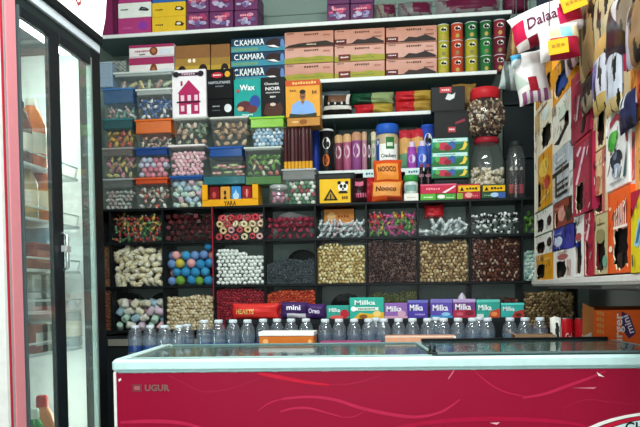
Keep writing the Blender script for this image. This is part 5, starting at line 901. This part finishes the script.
fgood('b', 33, None, 0, '#3c8a4c', .11, .36, 'green bottle standing on the fridge floor', 'drink_bottle', '#d8e8d8'); fgood('b', 42, None, 0, '#c87a4c', .12, .40, 'orange soda bottle standing on the fridge floor by the door post', 'drink_bottle', '#c83c3c')
fgood('b', 74, 4, 0, '#b8c4c4', .09, .22, 'clear drink bottle behind the far fridge door', 'drink_bottle'); fgood('c', 84, 4, 0, '#c8a8a8', .10, .12, 'pinkish carton behind the far fridge door', 'drink_carton')
# ================================================================== SNACK RACK ON THE RIGHT WALL
XR = .62; yfar = onX(535, 281, XR)[0]; ynear = 1.45; zs = onX(560, 280.5, XR)[1]
rk = thing('snack_rack', 'wall rack of stacked snack cartons hanging over the freezer end', 'rack', (XRW-.02, (yfar+ynear)/2, zs-.04))
b = B(); b.hexa(XR-.012, zs-.022, -yfar, XRW-.002, zs-.002, -ynear, M('#c8c6c2', .5), .003); obj('bottom_shelf', b, rk)
b = B(); b.hexa(XR-.016, zs-.014, -yfar-.002, XR-.010, zs+.006, -ynear, M('#d8d4d0', .35), .002); obj('edge_strip', b, rk, 'pale edge strip')
b = B(); b.hexa(XR+.24, zs, -yfar, XR+.26, 2.75, -ynear, M('#2a2624', .6)); obj('back_panel', b, rk)
b = B(); b.hexa(XR+.01, zs, -yfar-.004, XR+.24, 2.75, -yfar+.006, M('#1d2230', .5)); b.hexa(XR-.002, zs, -yfar-.002, XR+.006, 2.2, -yfar+.004, M('#d8d2c4', .4)); obj('end_panel', b, rk)
for y in (yfar-.15, (yfar+ynear)/2, ynear+.2):
    b = B(); b.frame((XRW-.002, y, zs-.022)); b.hexa(-.42, -.012, -.01, 0, 0, .01, M('#8a8886')); b.add([b.p(-.02, -.012, -.008), b.p(-.02, -.012, .008), b.p(-.36, -.012, .008), b.p(-.36, -.012, -.008), b.p(-.0, -.03, .008), b.p(-.0, -.03, -.008)], [[0, 1, 2, 3], [2, 4, 5, 3], [1, 4, 2], [0, 3, 5]], M('#8a8886')); obj('bracket', b, rk)
GS = 'snack cartons on the wall rack'
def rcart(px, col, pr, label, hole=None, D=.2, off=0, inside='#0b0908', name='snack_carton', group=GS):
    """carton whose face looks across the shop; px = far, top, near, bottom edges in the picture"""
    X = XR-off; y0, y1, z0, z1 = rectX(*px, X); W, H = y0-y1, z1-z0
    b = B((X, y0, z0), *FX); m = M(col, .4); rr = random.Random(label); shade_fill = M(inside, .6)
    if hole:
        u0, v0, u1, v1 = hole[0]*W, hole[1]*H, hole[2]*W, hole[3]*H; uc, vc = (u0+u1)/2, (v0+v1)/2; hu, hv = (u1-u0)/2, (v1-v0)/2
        b.hexa(0, 0, -D, W, H, -.07, m, .002); b.hexa(.004, .004, -.0695, W-.004, min(H-.004, v1+(H-v1)*.5), -.014, shade_fill, .002)  # near-black by default, putting the opening's shade into the fill colour
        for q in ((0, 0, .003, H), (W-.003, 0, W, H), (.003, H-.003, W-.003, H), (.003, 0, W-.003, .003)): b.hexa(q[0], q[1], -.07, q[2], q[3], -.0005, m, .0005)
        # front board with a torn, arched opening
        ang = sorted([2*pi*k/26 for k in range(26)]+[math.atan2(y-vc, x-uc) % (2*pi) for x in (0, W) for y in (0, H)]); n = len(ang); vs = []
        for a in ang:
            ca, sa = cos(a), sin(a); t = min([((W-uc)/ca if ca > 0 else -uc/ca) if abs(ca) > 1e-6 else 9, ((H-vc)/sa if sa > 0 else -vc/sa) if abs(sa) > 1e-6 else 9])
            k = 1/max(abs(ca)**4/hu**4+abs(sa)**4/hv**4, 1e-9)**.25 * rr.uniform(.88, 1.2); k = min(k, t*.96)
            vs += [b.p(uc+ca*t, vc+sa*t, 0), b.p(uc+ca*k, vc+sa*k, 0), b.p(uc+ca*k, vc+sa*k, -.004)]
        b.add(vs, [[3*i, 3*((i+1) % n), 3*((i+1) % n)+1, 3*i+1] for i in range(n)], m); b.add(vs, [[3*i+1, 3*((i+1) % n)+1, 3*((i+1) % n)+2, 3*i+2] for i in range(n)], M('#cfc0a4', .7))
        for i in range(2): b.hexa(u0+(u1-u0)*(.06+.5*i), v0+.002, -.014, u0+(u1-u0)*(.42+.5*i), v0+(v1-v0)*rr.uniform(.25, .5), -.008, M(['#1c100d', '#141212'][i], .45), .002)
    else: b.hexa(0, 0, -D, W, H, 0, m, .0025)
    # small print scattered over the board
    free = lambda u, v: not hole or v > hole[3]+.04 or u < hole[0]-.06 or u > hole[2]+.06
    pr = list(pr); tones = ['#14110f', '#14110f', '#f0ece4', '#8a6a48', '#5a1c24', '#2c3440']
    for k in range(int(8+W*H*420) if len(pr) else 0):
        u, v = rr.uniform(.08, .92), rr.uniform(.06, .94)
        if not free(u, v): continue
        a = rr.uniform(.03, .13)*.08/W; h = rr.uniform(.02, .10)*.2/H; sl = rr.uniform(-.06, .1)
        q = [(u-a, v-h), (u+a*.4, v-h*.7), (u+a+sl, v+h), (u+sl-a*.2, v+h*.8)]
        q = [(min(.985, max(.015, x)), min(.985, max(.015, y))) for x, y in q]
        if all(free(x, y) for x, y in q): pr.append(('p', q, rr.choice(tones)))
    prints(b, W, H, pr); return obj(name, b, None, label, 'carton', group)
def rpouch(px, cf, label, seed, D=.03, off=.0, roll=0, group='snack pouches on the wall rack', texts=()):
    X = XR-off; y0, y1, z0, z1 = rectX(*px, X); q = random.Random(seed); p1, p2 = q.uniform(0, 6), q.uniform(0, 6); k1, k2 = q.uniform(13, 22), q.uniform(5, 10)
    def cf2(u, v):
        h = sin(k1*u+4*v+p1)+.8*sin(k2*v-5*u+p2)+.6*sin(31*u-7*v)
        return '#1c1714' if h > .8 else cf(u, v)
    return pouch('snack_pouch', (X-.02, y0, z0), FX, y0-y1, z1-z0, D, cf2, label, 'pouch', group, texts=texts, seed=seed, wr=.09, roll=roll, n=34)
SC = lambda c: [('s', .5, .7, .5, .06, c), ('s', .45, .58, .6, .04, c), ('s', .5, .4, .4, .05, c)]
# far column
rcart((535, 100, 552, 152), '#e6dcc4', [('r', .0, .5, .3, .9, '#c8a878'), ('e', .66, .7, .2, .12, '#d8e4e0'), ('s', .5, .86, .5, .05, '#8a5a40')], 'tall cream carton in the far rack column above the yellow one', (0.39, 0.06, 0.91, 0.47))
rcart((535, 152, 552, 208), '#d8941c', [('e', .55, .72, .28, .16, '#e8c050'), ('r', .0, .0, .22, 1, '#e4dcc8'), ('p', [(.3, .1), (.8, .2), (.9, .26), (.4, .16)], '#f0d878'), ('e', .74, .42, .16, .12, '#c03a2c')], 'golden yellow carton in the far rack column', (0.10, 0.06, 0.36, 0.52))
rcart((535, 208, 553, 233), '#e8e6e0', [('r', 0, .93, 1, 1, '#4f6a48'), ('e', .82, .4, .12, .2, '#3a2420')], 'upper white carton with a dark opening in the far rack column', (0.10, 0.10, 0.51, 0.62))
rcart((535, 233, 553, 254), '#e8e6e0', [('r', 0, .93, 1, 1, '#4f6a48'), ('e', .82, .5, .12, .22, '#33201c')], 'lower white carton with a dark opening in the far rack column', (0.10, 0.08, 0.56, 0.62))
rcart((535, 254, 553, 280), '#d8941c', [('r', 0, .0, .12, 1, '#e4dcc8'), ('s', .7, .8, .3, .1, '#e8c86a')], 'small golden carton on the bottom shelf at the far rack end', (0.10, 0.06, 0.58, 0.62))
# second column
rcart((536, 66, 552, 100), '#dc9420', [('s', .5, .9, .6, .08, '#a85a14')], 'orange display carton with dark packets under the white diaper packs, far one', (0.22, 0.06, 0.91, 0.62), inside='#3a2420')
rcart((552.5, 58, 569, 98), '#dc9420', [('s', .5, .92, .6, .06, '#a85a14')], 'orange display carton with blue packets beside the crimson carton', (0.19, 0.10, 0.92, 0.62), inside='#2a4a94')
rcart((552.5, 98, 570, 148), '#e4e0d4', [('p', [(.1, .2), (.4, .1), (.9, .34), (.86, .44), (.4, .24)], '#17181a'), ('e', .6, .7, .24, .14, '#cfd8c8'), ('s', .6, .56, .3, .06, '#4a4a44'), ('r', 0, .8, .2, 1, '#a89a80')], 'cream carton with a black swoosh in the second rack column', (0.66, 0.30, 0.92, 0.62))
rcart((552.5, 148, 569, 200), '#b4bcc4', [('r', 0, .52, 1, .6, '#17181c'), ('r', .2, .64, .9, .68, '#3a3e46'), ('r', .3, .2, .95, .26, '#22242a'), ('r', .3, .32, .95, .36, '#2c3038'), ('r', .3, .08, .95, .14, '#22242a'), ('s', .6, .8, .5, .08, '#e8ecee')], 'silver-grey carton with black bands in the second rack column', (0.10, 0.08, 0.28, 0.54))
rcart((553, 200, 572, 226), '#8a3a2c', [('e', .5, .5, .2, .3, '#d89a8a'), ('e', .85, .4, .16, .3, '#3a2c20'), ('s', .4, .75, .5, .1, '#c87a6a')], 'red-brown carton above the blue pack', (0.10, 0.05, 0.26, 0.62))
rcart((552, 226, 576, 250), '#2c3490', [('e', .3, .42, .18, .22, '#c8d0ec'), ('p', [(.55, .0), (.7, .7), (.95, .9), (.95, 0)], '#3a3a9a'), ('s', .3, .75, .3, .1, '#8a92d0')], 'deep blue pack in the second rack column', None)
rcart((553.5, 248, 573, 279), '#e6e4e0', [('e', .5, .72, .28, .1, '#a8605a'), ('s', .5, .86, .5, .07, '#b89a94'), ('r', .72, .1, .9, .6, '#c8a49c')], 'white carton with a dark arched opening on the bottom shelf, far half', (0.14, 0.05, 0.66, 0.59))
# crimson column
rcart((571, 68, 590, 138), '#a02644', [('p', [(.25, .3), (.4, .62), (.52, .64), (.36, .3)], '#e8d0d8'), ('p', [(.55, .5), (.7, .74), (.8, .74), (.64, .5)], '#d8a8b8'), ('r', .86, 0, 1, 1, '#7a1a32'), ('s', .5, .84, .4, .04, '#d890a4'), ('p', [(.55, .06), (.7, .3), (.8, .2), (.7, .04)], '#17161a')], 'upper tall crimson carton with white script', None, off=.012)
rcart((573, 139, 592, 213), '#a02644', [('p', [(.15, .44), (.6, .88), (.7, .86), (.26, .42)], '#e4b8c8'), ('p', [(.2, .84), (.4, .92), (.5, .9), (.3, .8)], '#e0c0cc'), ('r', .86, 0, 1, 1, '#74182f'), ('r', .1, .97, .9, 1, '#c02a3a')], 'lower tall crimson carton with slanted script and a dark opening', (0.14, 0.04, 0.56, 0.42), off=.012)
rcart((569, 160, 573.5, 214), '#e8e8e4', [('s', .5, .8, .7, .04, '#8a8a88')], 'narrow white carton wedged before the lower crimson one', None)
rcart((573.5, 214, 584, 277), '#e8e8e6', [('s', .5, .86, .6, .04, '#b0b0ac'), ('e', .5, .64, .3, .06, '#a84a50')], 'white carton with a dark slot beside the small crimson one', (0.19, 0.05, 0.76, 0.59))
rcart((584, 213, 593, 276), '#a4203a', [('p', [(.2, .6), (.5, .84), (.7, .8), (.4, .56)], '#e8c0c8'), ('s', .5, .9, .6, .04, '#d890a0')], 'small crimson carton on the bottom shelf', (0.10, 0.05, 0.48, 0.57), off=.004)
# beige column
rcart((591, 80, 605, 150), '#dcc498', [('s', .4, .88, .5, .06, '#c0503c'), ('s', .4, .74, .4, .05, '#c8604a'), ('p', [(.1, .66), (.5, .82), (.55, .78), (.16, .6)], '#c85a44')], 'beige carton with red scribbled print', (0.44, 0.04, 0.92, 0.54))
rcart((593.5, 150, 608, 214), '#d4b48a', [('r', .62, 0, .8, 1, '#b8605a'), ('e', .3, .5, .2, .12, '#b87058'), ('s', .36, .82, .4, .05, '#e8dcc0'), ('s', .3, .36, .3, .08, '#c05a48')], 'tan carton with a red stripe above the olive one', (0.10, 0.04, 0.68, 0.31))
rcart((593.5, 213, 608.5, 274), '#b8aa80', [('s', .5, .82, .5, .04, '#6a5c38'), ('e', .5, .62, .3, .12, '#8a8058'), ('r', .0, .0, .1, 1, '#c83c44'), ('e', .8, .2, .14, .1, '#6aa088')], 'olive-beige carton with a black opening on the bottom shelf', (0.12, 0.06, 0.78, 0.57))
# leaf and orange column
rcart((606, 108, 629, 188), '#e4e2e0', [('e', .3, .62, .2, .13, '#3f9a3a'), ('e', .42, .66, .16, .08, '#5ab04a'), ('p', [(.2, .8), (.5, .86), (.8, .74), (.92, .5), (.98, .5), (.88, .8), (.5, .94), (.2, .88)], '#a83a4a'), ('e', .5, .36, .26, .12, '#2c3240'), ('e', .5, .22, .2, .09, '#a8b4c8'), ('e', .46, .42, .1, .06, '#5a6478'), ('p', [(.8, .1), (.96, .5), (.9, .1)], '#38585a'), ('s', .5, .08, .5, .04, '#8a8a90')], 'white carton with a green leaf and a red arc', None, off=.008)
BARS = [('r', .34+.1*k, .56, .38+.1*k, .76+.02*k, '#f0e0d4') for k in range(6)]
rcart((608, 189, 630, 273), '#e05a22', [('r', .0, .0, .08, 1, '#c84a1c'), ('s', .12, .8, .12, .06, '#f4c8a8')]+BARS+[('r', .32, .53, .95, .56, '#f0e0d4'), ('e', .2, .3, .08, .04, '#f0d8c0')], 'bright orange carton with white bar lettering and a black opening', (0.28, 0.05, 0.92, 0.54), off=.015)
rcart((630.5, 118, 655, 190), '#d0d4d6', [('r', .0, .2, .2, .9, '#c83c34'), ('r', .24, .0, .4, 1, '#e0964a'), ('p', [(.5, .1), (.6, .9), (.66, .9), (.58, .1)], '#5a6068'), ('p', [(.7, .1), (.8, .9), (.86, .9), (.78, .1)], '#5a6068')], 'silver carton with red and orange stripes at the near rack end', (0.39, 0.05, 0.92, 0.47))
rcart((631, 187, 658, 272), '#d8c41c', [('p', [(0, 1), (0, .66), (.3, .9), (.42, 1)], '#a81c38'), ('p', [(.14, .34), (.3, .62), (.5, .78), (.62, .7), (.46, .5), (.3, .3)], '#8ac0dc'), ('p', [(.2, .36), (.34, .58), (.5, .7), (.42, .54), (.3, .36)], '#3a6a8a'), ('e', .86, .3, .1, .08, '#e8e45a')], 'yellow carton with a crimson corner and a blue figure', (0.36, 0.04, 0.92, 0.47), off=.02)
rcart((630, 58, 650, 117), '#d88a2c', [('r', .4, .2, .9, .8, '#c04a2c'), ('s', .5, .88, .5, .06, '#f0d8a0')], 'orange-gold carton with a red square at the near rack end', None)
# pouches along the top
rpouch((571, 6, 588, 68), lambda u, v: '#e0d8d8' if u < .25 else ('#4a1426' if u < .5 and v > .4 else ('#c89aa4' if u < .7 else '#8a7458')), 'white and maroon pouch beside the diaper packs', 51)
rpouch((586, -2, 603, 76), lambda u, v: '#8a7048' if u > .35 else ('#c8a878' if v < .4 else '#5c3c30'), 'tall brown pouch hanging at the top of the rack', 52, roll=.05)
rpouch((601, -14, 622, 60), lambda u, v: '#b8a684' if v > .3 else '#d0a868', 'cream pouch with a tan foot at the rack top', 53)
rpouch((600, 52, 616, 112), lambda u, v: '#6a62a0' if (.12 < u < .5 and .3 < v < .85) else ('#c0c0cc' if v > .25 else '#b89c58'), 'white and lavender pouch under the cream one', 54)
rpouch((614, 48, 630, 112), lambda u, v: '#b4bac6' if v > .2 else '#c8b078', 'plain pale silver pouch next to the orange-gold carton', 55)
rpouch((612, -8, 640, 52), lambda u, v: '#241a2c' if (u+v) < 1.15 else ('#7a6a58' if u > .6 else '#c8c4cc'), 'dark purple pouch with a brown picture at the rack top', 56, roll=-.1)
rpouch((634, -6, 662, 60), lambda u, v: '#b8b0c4' if u < .3 else '#8a6a48', 'lilac and brown pouch at the near rack end', 57)
rpouch((588, 76, 603, 110), lambda u, v: '#15131a' if v > .45 else '#8a7c68', 'small black and grey pouch above the beige carton', 58)
rpouch((628, 92, 644, 130), lambda u, v: '#1c2244' if v < .6 or u > .6 else '#d8dce0', 'navy and white pouch above the striped silver carton', 59)
rcart((561, 30, 571.5, 66), '#17171a', [('s', .5, .4, .6, .05, '#6a6a70'), ('s', .5, .6, .5, .04, '#6a6a70')], 'slim black carton above the blue-packet carton', None, off=.01)
# diaper packs and a white bag, hung on cords from the ceiling in front of the rack
def hang(px, Y, cf, label, roll, seed, texts=(), D=.12, cords=(), tagpx=None, name='diaper_pack', cat='pack'):
    X0, X1, z0, z1 = rectY(*px, Y); W, H = X1-X0, z1-z0; c = Vector(((X0+X1)/2, Y, (z0+z1)/2)); N = Vector((-.12, -1, 0)).normalized(); U = Vector((N.y*-1, N.x, 0)); V = Vector((0, 0, 1)); R = Matrix.Rotation(roll, 3, -N)
    R = Matrix.Rotation(-roll, 3, 'Y'); U, V = R @ U, R @ V
    o = pouch(name, c-U*W/2-V*H/2, (U, V, N), W, H, D, cf, label, cat, 'white packs hung before the rack', texts=texts, seed=seed, wr=.05, n=30, pinch=.3)
    org = Vector(o.location)
    for u in cords:
        p = c+U*W*(u-.5)+V*H*.46; b = B(); b.tube([tuple(p), tuple(p+Vector((.003, .01, .1))), (p.x, p.y+.01, ZC)], .0016, M('#3c3a38'), 6); q = obj('cord', b); q.parent = o; q.location = q.location-org
    if tagpx:
        X0, X1, z0, z1 = rectY(*tagpx, Y-D*.5-.02); b = B((X0, Y-D*.5-.02, z0), U, V, N); b.hexa(0, 0, -.002, X1-X0, z1-z0, 0, M('#e0ac1c', .5), .0006); b.scrib((X1-X0)*.5, (z1-z0)*.55, (X1-X0)*.7, (z1-z0)*.3, M('#a87c14'), .001); q = obj('price_card', b); q.parent = o; q.location = q.location-org; q['label'] = 'yellow price card'
    return o
def dia(u, v):
    if u < .16 and .2 < v < .72: return '#c01c48'
    if v < .2: return '#8a1c30' if .15 < u < .5 else '#e8dcd8'
    if .62 < u < .68+.05*sin(v*6) : return '#c8285a'
    if u >= .68: return '#a82038' if v < .75 else '#d8b0b8'
    return '#ece6e6'
hang((511, 5, 583, 41), 2.50, dia, 'white diaper pack with plum lettering and a crimson end, hanging before the rack', .30, 61, texts=[('Dalaa', .42, .52, .30, M('#5a1c3c'), .42)], cords=(.25, .75), tagpx=(564, -2, 589, 13))
hang((539, 26, 579, 60), 2.42, lambda u, v: '#e8e2e0' if u < .24 or v > .82 else ('#b02440' if v < .5 else ('#8ac8d8' if .5 < u < .8 else '#d8c8a0')), 'white and crimson diaper pack hanging under the lettered one', .10, 62, cords=(.3,), tagpx=(549, 40, 569, 55))
hang((515, 52, 547, 103), 2.62, lambda u, v: '#a01c2c' if (.35 < u < .62 and .18 < v < .45) else ('#9a5a86' if v < .2 and int(u*9) % 2 else ('#b8c4b8' if (u+v < .7 and v > .3) else '#e8e4e2')), 'drooping white bag with a red patch below the diaper packs', .18, 63, cords=(.6,), name='white_bag', cat='bag', D=.1)
hang((501, 62, 520, 90), 2.75, lambda u, v: '#9aa4a2' if sin(9*u+4*v) > -.3 else '#4a5250', 'limp grey plastic bag hanging beside the crisp cans', -.2, 64, cords=(.5,), name='grey_bag', cat='bag', D=.06)
hang((508, 28, 520, 62), 2.72, lambda u, v: '#8a6a3c' if u+.4*v > .5 else '#4a3a24', 'narrow olive-brown bag hanging just past the crisp cans', -.15, 66, cords=(.5,), name='brown_bag', cat='bag', D=.05)
hang((511, 55, 522, 68), 2.6, lambda u, v: '#4aa0cc' if v > .5 else '#c8d4d4', 'small pale bag with a sky-blue top next to the drooping white bag', .1, 65, cords=(.5,), name='pale_bag', cat='bag', D=.05)
# ================================================================== LIGHT
def area(name, loc, rot, sx, sy, power, col=(1, 1, 1)):
    l = bpy.data.lights.new(name, 'AREA'); l.shape = 'RECTANGLE'; l.size = sx; l.size_y = sy; l.energy = power; l.color = col
    o = bpy.data.objects.new(name, l); C.objects.link(o); o.location = loc; o.rotation_euler = rot; return o
area('ceiling_lamp', (-.4, 1.9, ZC-.05), (radians(25), 0, 0), 1.6, .25, 42, (.93, 1, .98))
area('ceiling_lamp', (.1, .2, ZC-.05), (radians(35), 0, 0), 1.8, .3, 88, (.95, 1, .99))
area('front_fill', (.1, -2.1, 1.45), (radians(90), 0, 0), 2.6, 2.5, 62, (.95, .98, 1))  # added, unseen fill light behind the camera, low enough to reach under the rack
w = bpy.data.worlds.new('world'); bpy.context.scene.world = w; w.use_nodes = True; bg = w.node_tree.nodes['Background']; bg.inputs[0].default_value = (.55, .66, .68, 1); bg.inputs[1].default_value = .25
sc = bpy.context.scene; sc.view_settings.view_transform = 'Standard'; sc.view_settings.look = 'None'; sc.view_settings.gamma = 1; sc.view_settings.use_curve_mapping = False; sc.view_settings.exposure = 0
sc.cycles.transparent_max_bounces = 40; sc.cycles.max_bounces = 8; sc.cycles.use_denoising = True; sc.cycles.sample_clamp_indirect = 4
for o in bpy.data.objects:
    if '_o' in o: del o['_o']
print('OBJ', len(bpy.data.objects))
